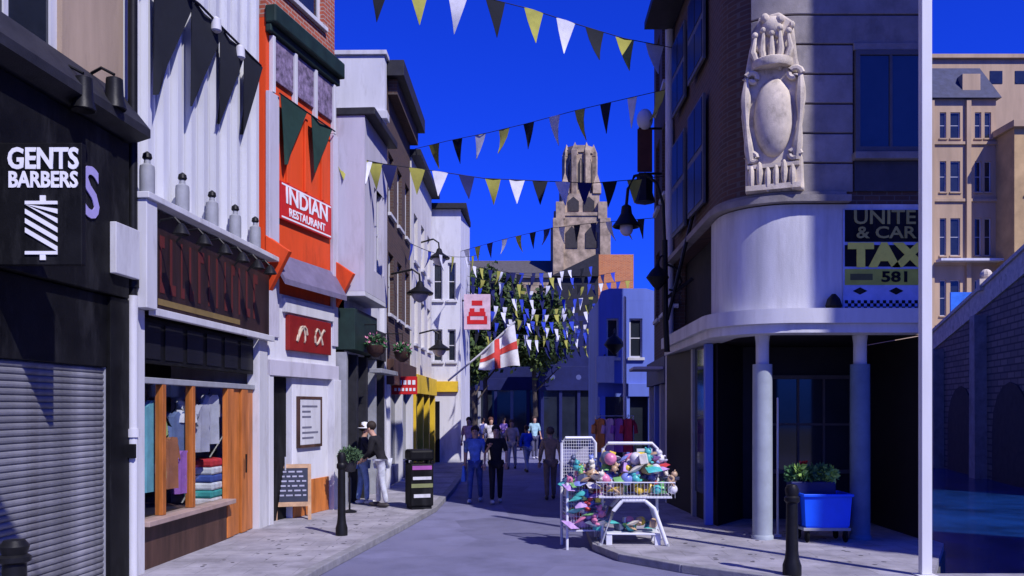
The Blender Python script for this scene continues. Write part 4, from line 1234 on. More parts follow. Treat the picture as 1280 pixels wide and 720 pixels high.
# ================================================================== LAMPS, SIGNS, FLAG
def px_tube(m, pts, y, r, o, n=8):
    return m.tube([P3(a, b, y) - o for a, b in pts], r, n)
y = 16.8
o = P3(832, 420, y)
lp = E('swan_neck_lamp', o, 0, 'black swan-neck street lamp with bell lantern before the church tower', 'lamp')
O('post', px_tube(MB(), [(834, 440), (832, 400), (831, 300)], y, .055, o), iron, lp, smooth=True)
O('arm', px_tube(MB(), [(831, 300), (829, 255), (821, 229), (806, 217), (793, 220), (785, 236), (783, 256)], y, .03, o), iron, lp, smooth=True)
c = P3(783, 275, y) - o
O('bell_shade', MB().lathe([(.03, .30), (.09, .26), (.11, .12), (.18, .0), (.27, -.12), (.25, -.14), (.10, -.02)], c.x, c.y, 16).xf(Matrix.Translation((0, 0, c.z))), iron, lp, smooth=True)
O('bulb_globe', MB().ell((c.x, c.y, c.z-.16), (.13, .13, .15)), M('frosted_glass', (.45, .42, .50), .2, .1, 4, 0), lp, smooth=True)
O('scroll_bracket', px_tube(MB(), [(833, 330), (846, 336), (852, 352), (846, 364), (836, 362)], y, .022, o), iron, lp)
for k, (a, b) in enumerate((((834, 400), (898, 262)), ((834, 372), (868, 350)))):
    p0, p1 = P3(*a, y)-o, Vector((3.42, y-.4+.2*k, Z(b[1], y)))-o
    O('wall_stay', MB().tube([p0, p1], .035, 6), iron, lp)
c = P3(822, 347, 16.6)
ln = E('hanging_lantern', c, 0, 'black pointed lantern hanging below the swan-neck lamp', 'lamp')
O('body', MB().lathe([(.02, -.24), (.10, -.16), (.22, .0), (.12, .14), (.05, .2), (.03, .26)], n=12), iron, ln, smooth=True)
O('hook', MB().tube([(0, 0, .25), (.06, .05, .4), (.13, .2, .45)], .018, 6), iron, ln)
c = P3(768, 431, 26.0)
ln = E('hanging_lantern', c, 0, 'black lantern on the blue shop front', 'lamp')
O('body', MB().lathe([(.02, -.3), (.12, -.2), (.32, .0), (.2, .18), (.06, .28), (.03, .34)], n=12), iron, ln, smooth=True)
O('arm', MB().tube([(0, 0, .32), (.05, .4, .5), (.05, .98, .45)], .025, 6), iron, ln)
for i, (px, py, y, wx, lab) in enumerate(((525, 366, 23.5, -3.2, 'bell lantern on a curved arm in front of the cream house'), (549, 436, 29.0, -3.05, 'lower farther bell lantern by the white corner house'), (549, 322, 29.5, -3.05, 'upper farther bell lantern high on the cream house'))):
    c = P3(px, py, y)
    ln = E('bell_lantern', c, 0, lab, 'lamp', 'bell lanterns along the left row')
    sc = .9
    O('shade', MB().lathe([(.03, .32), (.08, .28), (.12, .16), (.36, .0), (.35, -.05), (.05, .03)], n=14), iron, ln, smooth=True)
    O('globe', MB().lathe([(.22, -.01), (.24, -.06), (.15, -.2), (.03, -.26)], n=12), M('frosted_glass', (.45, .42, .50)), ln, smooth=True)
    O('arm', MB().tube([(0, 0, .3), (-.02, 0, .5), (-.2, 0, .62), (wx-c.x-.03, 0, .5)], .03, 6), iron, ln)
# hanging brown banner with a lamp on top
y = 21.5
c = P3(806, 215, y)
hb = E('hanging_banner', c, 0, 'brown banner with white lamp above it on the brick house', 'banner')
BX('cloth', M('brown_banner', (.10, .04, .03), .9), hb, -.18, .18, -.02, .02, 0, 1.05)
O('lamp_globe', MB().ell((0, 0, 1.28), (.20, .20, .26)), M('white_globe', (.75, .75, .78), .4, .05, 4, 0), hb, smooth=True)
O('lower_lantern', MB().lathe([(.2, -.1), (.19, -.5), (.26, -.74), (.03, -.8)], n=8), iron, hb, smooth=True)
for z_ in (1.06, -.04): O('bracket', MB().tube([(-.15, 0, z_), (.5, .0, z_)], .03, 6), iron, hb)
# white and red flag
y = 30.5
o = P3(562, 474, y)
fg = E('flag', o, 0, 'white flag with red cross on a slanted pole from the white corner house', 'flag')
O('pole', px_tube(MB(), [(560, 476), (600, 443), (644, 402)], y, .035, o), white, fg, smooth=True)
gx, gy = 16, 12
ca_, cb_, cc_, cd_ = P3(602, 440, y)-o, P3(643, 404, y)-o, P3(650, 458, y)-o, P3(598, 462, y)-o
cw, crd = cloth('flag_white_cloth', (.70, .69, .72)), cloth('flag_red_cloth', (.60, .06, .05))
def fpos(u, v):
    p = (ca_*(1-u)+cb_*u)*(1-v) + (cd_*(1-u)+cc_*u)*v
    return p + Vector((0, .14*math.sin(u*7+v*3)*v + .08*math.sin(u*13), -.05*math.sin(u*6)*v))
for nm, mat_, test in (('cloth', cw, lambda u, v: True), ('cross', crd, lambda u, v: abs(u-.45) < .075 or abs(v-.5) < .10)):
    m = MB(); off = Vector((0, -.012 if nm == 'cross' else 0, 0))
    N, K = 28, 22
    vs = [fpos(i/N, j/K)+off for j in range(K+1) for i in range(N+1)]
    fs = [(j*(N+1)+i, j*(N+1)+i+1, (j+1)*(N+1)+i+1, (j+1)*(N+1)+i) for j in range(K) for i in range(N) if test((i+.5)/N, (j+.5)/K)]
    m.add(vs, fs)
    O(nm, m, mat_, fg, smooth=True)
# red and white box sign
y = 33.5
bx = E('box_sign', P3(580, 412, y), 0, 'square projecting sign with red emblem above the flag', 'sign')
w, h = 33/F*y, 44/F*y
BX('board', M('pinkish_board', (.62, .45, .50), .6), bx, 0, w, -.06, .06, 0, h)
m = MB()
for a, b, c_, d_ in ((.12, .88, .15, .27), (.18, .82, .38, .50), (.22, .40, .50, .60), (.60, .78, .50, .60), (.30, .70, .68, .82), (.12, .24, .27, .38), (.76, .88, .27, .38)):
    m.box(w*a, w*b, -.07, -.061, h*c_, h*d_)
O('red_emblem', m, red, bx)
BX('bracket', iron, bx, -.3, -.002, -.03, .03, h*.8, h*.8+.06)
# red projecting shop sign
y = 23.6
bx = E('projecting_sign', P3(490, 493, y), 0, 'small red projecting shop sign above the litter bin', 'sign')
BX('board', red, bx, 0, .68, -.04, .04, 0, .48)
m = MB()
for k in range(5): m.box(.07+.12*k, .15+.12*k, -.05, -.041, .26, .38)
for k in range(6): m.box(.07+.1*k, .13+.1*k, -.05, -.041, .09, .17)
O('lettering', m, whitel, bx)
BX('bracket', iron, bx, -.1, 0, -.02, .02, .4, .44)
# thin pale pole at right
O('sign_pole', MB().lathe([(.05, 0), (.045, 2), (.035, 4.8), (.01, 4.84)], n=10), white, smooth=True, loc=(X(781, 22), 22, .11), label='thin pale pole standing before the blue shop', cat='pole')

# ================================================================== STREET FURNITURE
def bollard(px, y, top, label, r=.075):
    h = top-.11
    b = E('bollard', (X(px, y), y, .11), 0, label, 'bollard', 'black cast iron bollards')
    O('shaft', MB().lathe([(r*1.5, 0), (r*1.5, .12), (r*1.15, .2), (r, .3), (r*.92, h*.8)], n=16), iron, b, smooth=True)
    O('head', MB().lathe([(r*.93, h*.8), (r*1.25, h*.82), (r*1.25, h*.86), (r*.95, h*.88), (r*1.15, h*.95), (r*.8, h), (r*.1, h*1.01)], n=16), iron, b, smooth=True)
bollard(18, 7.2, 1.07, 'black bollard at the lower left corner before the shutter', .10)
bollard(427, 14.1, Z(566, 14.1), 'slim black bollard at the left kerb before the couple', .065)
bollard(990, 10.75, Z(606, 10.75), 'black bollard at the right kerb before the blue crate', .075)
# chalk board
ab = E('chalkboard', (X(366, 16.3), 16.3, .11), R(14), 'wooden A-frame chalkboard outside the Indian restaurant', 'sign')
wd = M('pale_wood', (.42, .26, .15), .6, .25, 6, .1)
for s_ in (-1, 1):
    f = MB()
    hh, sp, hw = 1.0, .26, .33
    def quad(m, x0, x1, t0, t1, th=.025):
        def pt(x, t, e): return (x, s_*(sp*(1-t)+.02)+e, hh*t)
        m.add([pt(x0, t0, -th/2), pt(x1, t0, -th/2), pt(x1, t1, -th/2), pt(x0, t1, -th/2), pt(x0, t0, th/2), pt(x1, t0, th/2), pt(x1, t1, th/2), pt(x0, t1, th/2)],
              [(0,1,2,3), (7,6,5,4), (0,4,5,1), (1,5,6,2), (2,6,7,3), (3,7,4,0)])
    quad(f, -hw, -hw+.06, 0, 1); quad(f, hw-.06, hw, 0, 1); quad(f, -hw+.06, hw-.06, .93, 1); quad(f, -hw+.06, hw-.06, .24, .32)
    fo = O('frame', f, wd, ab)
    pm = MB(); quad(pm, -hw+.06, hw-.06, .32, .93, .015)
    O('slate', pm, M('chalk_slate', (.03, .035, .06), .8), fo)
    if s_ < 0:
        cm = MB()
        for k in range(6):
            x = -hw+.1
            while x < hw-.14:
                l_ = random.uniform(.04, .12)
                t = .85-.085*k
                yy_ = -(sp*(1-t)+.02) - .012
                cm.box(x, min(x+l_, hw-.09), yy_-.003, yy_, hh*t, hh*t+.03)
                x += l_+.035
        O('chalk_writing', cm, M('chalk', (.4, .4, .5), .9), fo, kind='stuff')
# litter bin
lb = E('litter_bin', (X(524, 17.9), 17.9, .11), R(20), 'tall black litter bin with purple and white bands on the left kerb', 'bin')
BX('body', black, lb, -.24, .24, -.24, .24, .06, .92, .03)
BX('base', black, lb, -.21, .21, -.21, .21, 0, .058)
BX('hood', black, lb, -.25, .25, -.25, .25, .98, 1.2, .05)
for sx in (-1, 1):
    for sy in (-1, 1): BX('hood_post', black, lb, sx*.21-.03, sx*.21+.03, sy*.21-.03, sy*.21+.03, .921, .979, 0)
BX('label_band', M('purple_band', (.36, .10, .34), .5), lb, -.20, .20, -.252, -.2405, .80, .88, 0)
BX('label_band', white, lb, -.19, .19, -.252, -.2405, .60, .66, 0)
BX('label_band', M('olive_band', (.22, .24, .10), .5), lb, -.22, .22, -.252, -.2405, .44, .52, 0)
BX('label_band', white, lb, -.17, .17, -.252, -.2405, .24, .31, 0)
# leafy plant on a stand
def leafball(m, c, r, n, size, seed=0):
    rn = random.Random(seed)
    vs, fs = [], []
    for k in range(n):
        d = Vector([rn.gauss(0, 1) for _ in range(3)]).normalized()*rn.uniform(.5, 1)
        q = Vector(c) + Vector((d.x*r[0], d.y*r[1], d.z*r[2]))
        a = (d + Vector([rn.uniform(-.6, .6) for _ in range(3)])).normalized()
        b = a.cross(Vector([rn.uniform(-1, 1) for _ in range(3)])).normalized()
        o = len(vs); s_ = size*rn.uniform(.6, 1.2)
        vs += [q-a*s_, q+b*s_*.5, q+a*s_, q-b*s_*.5]; fs.append((o, o+1, o+2, o+3))
    return m.add(vs, fs)
ps = E('potted_shrub', (X(437, 17.2), 17.2, .11), 0, 'green shrub in a pot on a stand behind the slim bollard', 'plant')
O('foliage', leafball(MB(), (0, 0, 1.12), (.24, .24, .17), 500, .05, 5), M('shrub_green', (.07, .13, .06), .7, .4, 3, 0), ps)
O('pot', MB().lathe([(.11, .8), (.16, 1.02), (.17, 1.02), (.14, .98)], n=14), slate, ps, smooth=True)
O('stand', MB().lathe([(.14, 0), (.14, .03), (.02, .06), (.02, .78), (.1, .799)], n=12), iron, ps, smooth=True)
# blue crate on a trolley with a planter on top
yb = 13.55
cr = E('blue_crate', (X(1027, yb), yb, .34), 0, 'bright blue plastic crate on a low trolley between the columns', 'crate')
bl = M('bright_blue_plastic', (.008, .10, .85), .4, .08, 3, .02)
m = MB()
a, b, h = .33, .36, .50
for (p, q) in (((-1, -1), (1, -1)), ((1, -1), (1, 1)), ((1, 1), (-1, 1)), ((-1, 1), (-1, -1))):
    d = .26
    v = [(p[0]*a, p[1]*d, .02), (q[0]*a, q[1]*d, .02), (q[0]*b, q[1]*(d+.03), h), (p[0]*b, p[1]*(d+.03), h)]
    w_ = [(x*.95, y_*.93, z) for x, y_, z in v]
    m.add(v+w_, [(0,1,2,3), (7,6,5,4), (3,2,6,7), (0,4,5,1)])
m.box(-a*.96, a*.96, -.25, .25, 0, .02)
O('shell', m, bl, cr)
O('rim', MB().box(-b-.02, b+.02, -.32, -.27, h-.03, h+.012).box(-b-.02, b+.02, .27, .32, h-.03, h+.012).box(-b-.02, -b+.02, -.27, .27, h-.03, h+.011).box(b-.02, b+.02, -.27, .27, h-.03, h+.011), bl, cr, bevel=.008)
td = E('crate_trolley', (X(1027, yb), yb, .11), 0, 'low wheeled metal trolley under the blue crate', 'trolley')
BX('deck', metalgrey, td, -.36, .36, -.25, .25, .18, .228)
for sx in (-1, 1):
    for sy in (-1, 1):
        O('wheel', MB().lathe([(.07, -.02), (.08, 0), (.07, .02)], n=14).xf(Matrix.Translation((sx*.29, sy*.2, .08)) @ Matrix.Rotation(R(90), 4, 'Y')), black, td, smooth=True)
        BX('fork', iron, td, sx*.29-.035, sx*.29+.035, sy*.2-.015, sy*.2+.015, .09, .179, 0)
pl = E('planter', (X(1012, yb+.05), yb+.05, .36), 0, 'dark planter of green and yellow plants standing in the blue crate', 'planter')
BX('box', navypaint, pl, -.32, .36, -.13, .13, .0, .66, .01)
rn = random.Random(9)
lg = M('lettuce_green', (.30, .50, .10), .6, .4, 3, 0); dg_ = M('herb_green', (.05, .14, .05), .6, .4, 3, 0)
for k in range(6):
    O('plant_clump', leafball(MB(), (-.27+.115*k, rn.uniform(-.05, .05), .76+rn.uniform(-.03, .05)), (.12, .13, .14), 130, .065, 30+k), lg if k % 2 else dg_, pl)
O('flower', leafball(MB(), (-.1, 0, .92), (.07, .07, .07), 40, .035, 77), red, pl)

# ================================================================== TROLLEYS OF GOODS
goods_cols = [(.66, .64, .66), (.68, .22, .36), (.08, .45, .42), (.62, .06, .05), (.70, .50, .06), (.22, .28, .62), (.50, .34, .20), (.48, .30, .58), (.20, .48, .16), (.72, .68, .56), (.10, .12, .20)]
goods_names = ['white', 'pink', 'teal', 'red', 'yellow', 'blue', 'brown', 'mauve', 'green', 'cream', 'navy']
def good(p, s_, k, seed, label, group):
    rn = random.Random(seed)
    ci = rn.randrange(len(goods_cols)); rgb = goods_cols[ci]
    mt = M('goods_%d' % goods_cols.index(rgb), rgb, .35, .25, 9, .15, spec=.5)
    rot = (rn.uniform(-.5, .5), rn.uniform(-.5, .5), rn.uniform(0, 3))
    m = MB()
    if k == 0:                                          # soft toy: body, head, ears, limbs
        m.ell((0, 0, 0), (s_*.55, s_*.45, s_*.6), 10, 7); m.ell((0, -.05*s_, s_*.75), (s_*.42, s_*.4, s_*.4), 10, 7)
        for e in (-1, 1):
            m.ell((e*s_*.32, 0, s_*1.1), (s_*.15, s_*.08, s_*.16), 7, 5); m.ell((e*s_*.55, -s_*.2, s_*.2), (s_*.18, s_*.3, s_*.16), 7, 5); m.ell((e*s_*.4, -s_*.4, -s_*.45), (s_*.18, s_*.35, s_*.17), 7, 5)
        nm, cat = 'soft_toy', 'toy'
    elif k == 1:                                        # pillow-like packet
        n = 7
        vs = [((i/(n-1)-.5)*2*s_*.8, (j/(n-1)-.5)*2*s_, sg*s_*.32*math.sin(math.pi*i/(n-1))*math.sin(math.pi*j/(n-1))) for sg in (1, -1) for j in range(n) for i in range(n)]
        fs = []
        for sd in range(2):
            for j in range(n-1):
                for i in range(n-1):
                    q = (sd*n*n+j*n+i, sd*n*n+j*n+i+1, sd*n*n+(j+1)*n+i+1, sd*n*n+(j+1)*n+i)
                    fs.append(q if sd == 0 else q[::-1])
        m.add(vs, fs); nm, cat = 'wrapped_packet', 'packet'
    elif k == 2:
        m.box(-s_*.7, s_*.7, -s_*.45, s_*.45, -s_*.6, s_*.6); nm, cat = 'goods_box', 'box'
    else:
        m.ell((0, 0, 0), (s_*.75,)*3, 14, 9); nm, cat = 'play_ball', 'ball'
    return O(nm, m, mt, smooth=(k != 2), bevel=.01 if k == 2 else 0, loc=p, rot=rot, label=goods_names[ci] + ' ' + label[k], cat=cat, group=group[k])
LAB1 = ['soft toy heaped in the wire bin with the tall mesh back', 'shiny wrapped packet in the wire bin with the mesh back', 'small box of goods in the wire bin with mesh back', 'ball in the wire bin with the tall mesh back']
LAB2 = ['soft toy heaped on the wide trolley table', 'shiny wrapped packet on the wide trolley table', 'small box of goods on the wide trolley table', 'ball on the wide trolley table']
LAB3 = ['soft toy on the lower shelf of the wide trolley', 'shiny packet on the lower shelf of the wide trolley', 'small box on the lower shelf of the wide trolley', 'ball on the lower shelf of the wide trolley']
GR = lambda w_: [t + w_ for t in ('soft toys ', 'packets ', 'boxes ', 'balls ')]
wire = M('white_wire', (.68, .69, .72), .4, .08, 6, 0)
ya = 13.6
ta = E('wire_bin', (X(727, ya), ya, .0), R(6), 'wire bin on legs with tall mesh back panel, heaped with goods', 'display')
hw = .27
ta_z = .004
O('leg', MB().tube([(-hw, -.26, .004), (-hw, -.26, 1.02)], .022, 8), wire, ta); O('leg', MB().tube([(hw, -.26, .004), (hw, -.26, 1.02)], .022, 8), wire, ta)
O('back_frame', MB().tube([(-hw, .26, .004), (-hw, .26, 1.60), (-hw+.06, .26, 1.68), (hw-.06, .26, 1.68), (hw, .26, 1.60), (hw, .26, .004)], .024, 8), wire, ta, smooth=True)
m = MB()
for k in range(13): x = -hw+.04+k*(2*hw-.08)/12; m.tube([(x, .26, .32), (x, .26, 1.66)], .0035, 4)
for k in range(28): z = .34+k*.048; m.tube([(-hw, .262, z), (hw, .262, z)], .0035, 4)
O('mesh_back', m, wire, ta, kind='stuff')
m = MB()
for k in range(13): x = -hw+.02+k*(2*hw-.04)/12; m.tube([(x, -.26, .3), (x, -.26, 1.0)], .0035, 4)
for k in range(8): z = .3+k*.1; m.tube([(-hw, -.26, z), (hw, -.26, z)], .0035, 4); m.tube([(-hw, -.26, z), (-hw, .26, z)], .0035, 4); m.tube([(hw, -.26, z), (hw, .26, z)], .0035, 4)
O('basket_wires', m, wire, ta, kind='stuff')
BX('basket_floor', wire, ta, -hw, hw, -.26, .26, .28, .295, 0)
BX('price_card', M('yellow_card', (.75, .68, .08), .6), ta, .16, .24, -.29, -.283, .72, .98, 0)
rn = random.Random(5)
mw = Matrix.Translation(ta.location) @ Matrix.Rotation(R(6), 4, 'Z')
for k in range(54):
    lay = k // 9
    s_ = rn.uniform(.10, .15)
    p = mw @ Vector((rn.uniform(-.22, .24), rn.uniform(-.24, .15), .38 + lay*.15))
    good(p, s_, rn.choice((0, 1, 1, 2, 0, 3)), 100+k, LAB1, GR('in the wire bin'))
LABF = ['soft toy bulging out of the front of the wire bin', 'large packet bulging out of the front of the wire bin', 'box wedged in the front of the wire bin', 'ball wedged in the front of the wire bin']
rq = random.Random(31)
for k in range(30):
    q = (rq.uniform(-.24, .24), rq.uniform(-.33, -.24), .40 + .75*(k % 10)/10 + rq.uniform(-.03, .03))
    good(mw @ Vector(q), rq.uniform(.085, .135), rq.choice((1, 1, 2, 1, 0)), 500+k, LABF, GR('at the front of the wire bin'))
for k in range(8):
    q = (rq.uniform(-.2, .22), rq.uniform(-.2, .1), 1.18 + .07*(k % 3))
    good(mw @ Vector(q), rq.uniform(.085, .12), rq.choice((1, 0, 2)), 560+k, LAB1, GR('in the wire bin'))
yt = 13.35
tb = E('goods_trolley', (X(790, yt), yt, .0), R(-3), 'wide white tube trolley with arched legs, basket top and lower shelf of goods', 'trolley')
hw = .50
for yy_ in (-.30, .30):
    O('arched_leg', MB().tube([(-hw, yy_, .09), (-.30, yy_, .62), (-.16, yy_, .78), (.16, yy_, .78), (.30, yy_, .66), (hw, yy_, .09)], .032, 10), wire, tb, smooth=True)
for sx in (-1, 1):
    for yy_ in (-.3, .3):
        O('wheel', MB().lathe([(.06, -.025), (.075, 0), (.06, .025)], n=14).xf(Matrix.Translation((sx*hw, yy_, .08)) @ Matrix.Rotation(R(90), 4, 'Y')), metalgrey, tb, smooth=True)
O('handle_frame', MB().tube([(-.42, .34, .8), (-.42, .36, 1.52), (-.34, .36, 1.60), (.34, .36, 1.60), (.42, .36, 1.52), (.42, .34, .8)], .026, 8), wire, tb, smooth=True)
BX('table_top', wire, tb, -.52, .56, -.34, .34, .812, .84)
O('basket_rim', MB().tube([(-.55, -.36, 1.05), (.6, -.36, 1.05), (.6, .36, 1.05), (-.55, .36, 1.05), (-.55, -.36, 1.05)], .010, 6), wire, tb)
m = MB()
for k in range(24):
    x = -.55+1.15*k/23; m.tube([(x, -.36, .82), (x, -.36, 1.05)], .0025, 4); m.tube([(x, .36, .82), (x, .36, 1.05)], .0025, 4)
O('basket_wires', m, wire, tb, kind='stuff')
BX('lower_shelf', wire, tb, -.40, .40, -.26, .26, .26, .285)
for sx in (-1, 1): BX('shelf_foot', wire, tb, sx*.36-.045, sx*.36+.045, -.25, -.18, .02, .259); 
for sx in (-1, 1): BX('shelf_foot', wire, tb, sx*.36-.045, sx*.36+.045, .18, .25, .02, .259)
BX('side_post', wire, tb, .38, .42, .2, .24, .286, .81, 0)
pc = BX('price_card', white, tb, .10, .34, .315, .325, 1.30, 1.52, 0)
O('card_print', MB().box(.13, .31, .311, .3145, 1.42, 1.48).box(.13, .27, .311, .3145, 1.34, 1.38), M('teal_print', (.1, .4, .4), .6), pc)
mw = Matrix.Translation(tb.location) @ Matrix.Rotation(R(-3), 4, 'Z')
rn = random.Random(8)
for k in range(92):
    lay = k // 24
    s_ = rn.uniform(.085, .14)
    sp = .56-.05*lay
    p = mw @ Vector((rn.uniform(-sp, sp*1.12), rn.uniform(-.30, .27), .94 + lay*.15))
    good(p, s_, rn.choice((0, 1, 1, 2, 0, 3)), 200+k, LAB2, GR('on the trolley table'))
for k in range(16):
    p = mw @ Vector((rn.uniform(-.33, .33), rn.uniform(-.2, .2), .36 + .07*(k % 2)))
    good(p, rn.uniform(.08, .12), rn.choice((1, 2, 1, 3)), 300+k, LAB3, GR('on the lower shelf'))
# rail of bright clothes behind the trolleys
y = 21.0
cx_ = X(768, y)
cl_ = E('clothes_rail', (cx_, y, .11), 0, 'clothes rail behind the trolleys', 'rail')
O('frame', MB().tube([(-.45, 0, 0), (-.45, 0, 1.85), (.45, 0, 1.85), (.45, 0, 0)], .02, 8), chrome, cl_)
for sx in (-1, 1): O('foot', MB().tube([(sx*.45, -.25, .02), (sx*.45, .25, .02)], .02, 8), chrome, cl_)
for k, (rgb, nm) in enumerate((((.75, .25, .06), 'orange'), ((.66, .40, .52), 'pink'), ((.40, .12, .40), 'purple'), ((.62, .05, .08), 'red'))):
    g = garment(0, 0, 0, .8, .26, rgb, '%s garment on the rail behind the trolleys' % nm)
    g.location = (cx_-.33+.22*k, y, .11+1.85-.86); g.rotation_euler = (0, 0, .3)

# ================================================================== PEOPLE
def skin_obj(name, verts, edges, radii, mat, parent, sub=1, root=0):
    me = bpy.data.meshes.new(name)
    me.from_pydata([tuple(v) for v in verts], edges, [])
    me.materials.append(mat)
    o_ = bpy.data.objects.new(name, me)
    COL.objects.link(o_)
    o_.parent = parent
    md = o_.modifiers.new('Skin', 'SKIN'); md.use_smooth_shade = True
    sv = me.skin_vertices[0].data
    for i, r in enumerate(radii):
        sv[i].radius = (r if isinstance(r, tuple) else (r, r)); sv[i].use_root = (i == root)
    if sub: s2 = o_.modifiers.new('Subdivision', 'SUBSURF'); s2.levels = sub; s2.render_levels = sub
    return o_
skins = [M('skin_light', (.52, .30, .21), .6, .08, 8, 0), M('skin_tan', (.36, .19, .12), .6, .08, 8, 0)]
def person(px, y, rz, H, label, top, legs, hair, stride=.18, lean=0.0, arms='down', skin=0, sleeves=True, near=True, group=None, hat=None, z=0.05, bag=None):
    k = H/1.75
    p = E('person', (X(px, y), y, z), rz, label, 'person', group)
    sk = skins[skin]
    tm = M('cloth_%d_%d_%d' % tuple(int(c*99) for c in top), top, .9, .3, 7, 1.0, fine=13)
    lm = M('cloth_%d_%d_%d' % tuple(int(c*99) for c in legs), legs, .9, .3, 7, 1.0, fine=13)
    hm = M('hair_%d' % int(hair[0]*999), hair, .7, .3, 20, .3)
    V = lambda x, y_, z_: Vector((x, y_, z_))*k
    def tor(x, y_, z_):                                   # points above the hips lean forward (+y)
        dz = z_-.95
        return V(x, y_*math.cos(lean) + dz*math.sin(lean), .95 + dz*math.cos(lean) - y_*math.sin(lean))
    s = stride
    J = {'pel': V(0, 0, .95), 'sp': tor(0, .0, 1.15), 'ch': tor(0, 0, 1.34), 'nk': tor(0, .01, 1.49), 'jaw': tor(0, .045, 1.575), 'sku': tor(0, .02, 1.655), 'top': tor(0, .015, 1.72)}
    for n_, e in (('l', -1), ('r', 1)):
        st = s*e
        J['hp'+n_] = V(.09*e, 0, .90); J['kn'+n_] = V(.095*e, st*.55+.02+abs(s)*.15, .50 + (.02 if st < 0 else 0)); J['an'+n_] = V(.10*e, st, .09)
        J['sh'+n_] = tor(.17*e, 0, 1.42)
        if arms == 'down': J['el'+n_] = tor(.235*e, -.03-st*.4, 1.14); J['wr'+n_] = tor(.245*e, .06-st*.8, .90)
        elif arms == 'fwd': J['el'+n_] = tor(.22*e, .12, 1.17); J['wr'+n_] = tor(.12*e, .36, 1.10)
        else: J['el'+n_] = tor(.23*e, .08, 1.16); J['wr'+n_] = tor(.17*e, .26, 1.30) if n_ == 'r' else tor(.22*e, .10, .92)
    nm = ['pel', 'sp', 'ch', 'nk', 'jaw', 'sku', 'top'] + [a+b for b in 'lr' for a in ('hp', 'kn', 'an', 'sh', 'el', 'wr')]
    R0 = {'pel': (.135, .095), 'sp': (.115, .085), 'ch': (.135, .095), 'nk': .07, 'jaw': .088, 'sku': .112, 'top': .065, 'hp': .085, 'kn': .055, 'an': .04, 'sh': .065, 'el': .043, 'wr': .03}
    def rad(n_, f=1.0, add=0.0):
        r = R0[n_] if n_ in R0 else R0[n_[:2]]
        return tuple((q*f+add)*k for q in r) if isinstance(r, tuple) else (r*f+add)*k
    def mk(name, names, edges, mat, f=1.0, add=0.0, extra=None, sub=1):
        vs = [J[n_] for n_ in names]; rs = [rad(n_, f, add) for n_ in names]
        if extra:
            for n_, (v, r) in extra.items(): names = names+[n_]; vs.append(v); rs.append(r*k)
        return skin_obj(name, vs, [(names.index(a), names.index(b)) for a, b in edges], rs, mat, p, sub)
    edges = [('pel', 'sp'), ('sp', 'ch'), ('ch', 'nk'), ('nk', 'jaw'), ('jaw', 'sku'), ('sku', 'top')]
    for b in 'lr': edges += [('pel', 'hp'+b), ('hp'+b, 'kn'+b), ('kn'+b, 'an'+b), ('ch', 'sh'+b), ('sh'+b, 'el'+b), ('el'+b, 'wr'+b)]
    mk('body', nm, edges, sk, .80)
    ex = {'hem': (J['pel']-Vector((0, 0, .09*k)), .15), 'wst': (J['pel'], .145)}
    te = [('hem', 'wst'), ('wst', 'sp'), ('sp', 'ch')]; tn = ['sp', 'ch']
    nk = J['ch'].lerp(J['nk'], .8)
    ex['col'] = (nk, .085); te.append(('ch', 'col'))
    for b in 'lr':
        tn += ['sh'+b, 'el'+b]; te += [('ch', 'sh'+b), ('sh'+b, 'el'+b)]
        if sleeves: ex['cf'+b] = (J['el'+b].lerp(J['wr'+b], .88), .042); te.append(('el'+b, 'cf'+b))
    mk('jacket' if sleeves else 'shirt', tn, te, tm, 1.08, .012, ex)
    le = []; lnm = ['pel']
    for b in 'lr': lnm += ['hp'+b, 'kn'+b, 'an'+b]; le += [('pel', 'hp'+b), ('hp'+b, 'kn'+b), ('kn'+b, 'an'+b)]
    mk('trousers', lnm, le, lm, 1.05, .014)
    for b in 'lr':
        a = J['an'+b]
        sh = MB().ell((0, .07*k, -.035*k), (.05*k, .14*k, .05*k), 10, 6)
        sh.v = [(x+a.x, y_+a.y, max(z_+a.z, .0)) for x, y_, z_ in sh.v]
        O('shoe', sh, M('shoe_dark', (.04, .035, .035), .6) if legs[0] > .2 else M('shoe_pale', (.55, .54, .55), .6), p, smooth=True)
        w_, e_ = J['wr'+b], J['el'+b]
        d = (w_-e_).normalized(); sd = Vector((1, 0, 0)) if abs(d.x) < .8 else Vector((0, 1, 0))
        sd = (sd - d*sd.dot(d)).normalized(); nn = d.cross(sd)
        hm_ = MB().tube([w_, w_+d*.05*k, w_+d*.09*k], [.03*k, .04*k, .036*k], 8)
        if near:
            for q, (o_, ln_) in enumerate(((-.030, .065), (-.010, .078), (.011, .073), (.030, .058))):
                b0 = w_+d*.085*k+sd*o_*k
                hm_.tube([b0, b0+d*ln_*.55*k+nn*.006*k, b0+d*ln_*.9*k+nn*.026*k], [.010*k, .009*k, .007*k], 6)
            b0 = w_+d*.03*k+sd*.035*k
            hm_.tube([b0, b0+(d*.6+sd*.7)*.035*k, b0+(d*.9+sd*.5)*.062*k+nn*.01*k], [.012*k, .010*k, .008*k], 6)
        O('hand', hm_, sk, p, smooth=True)
    hd = J['sku']; fw = (tor(0, 1, 1.655)-tor(0, 0, 1.655)).normalized(); upv = (J['top']-J['jaw']).normalized()
    hair_m = MB().ell((0, 0, 0), (.102*k, .100*k, .100*k), 14, 9)
    cc = hd - fw*.028*k + upv*.032*k
    hair_m.v = [tuple(cc + Vector(v)) for v in hair_m.v]
    O('hair', hair_m, hm, p, smooth=True)
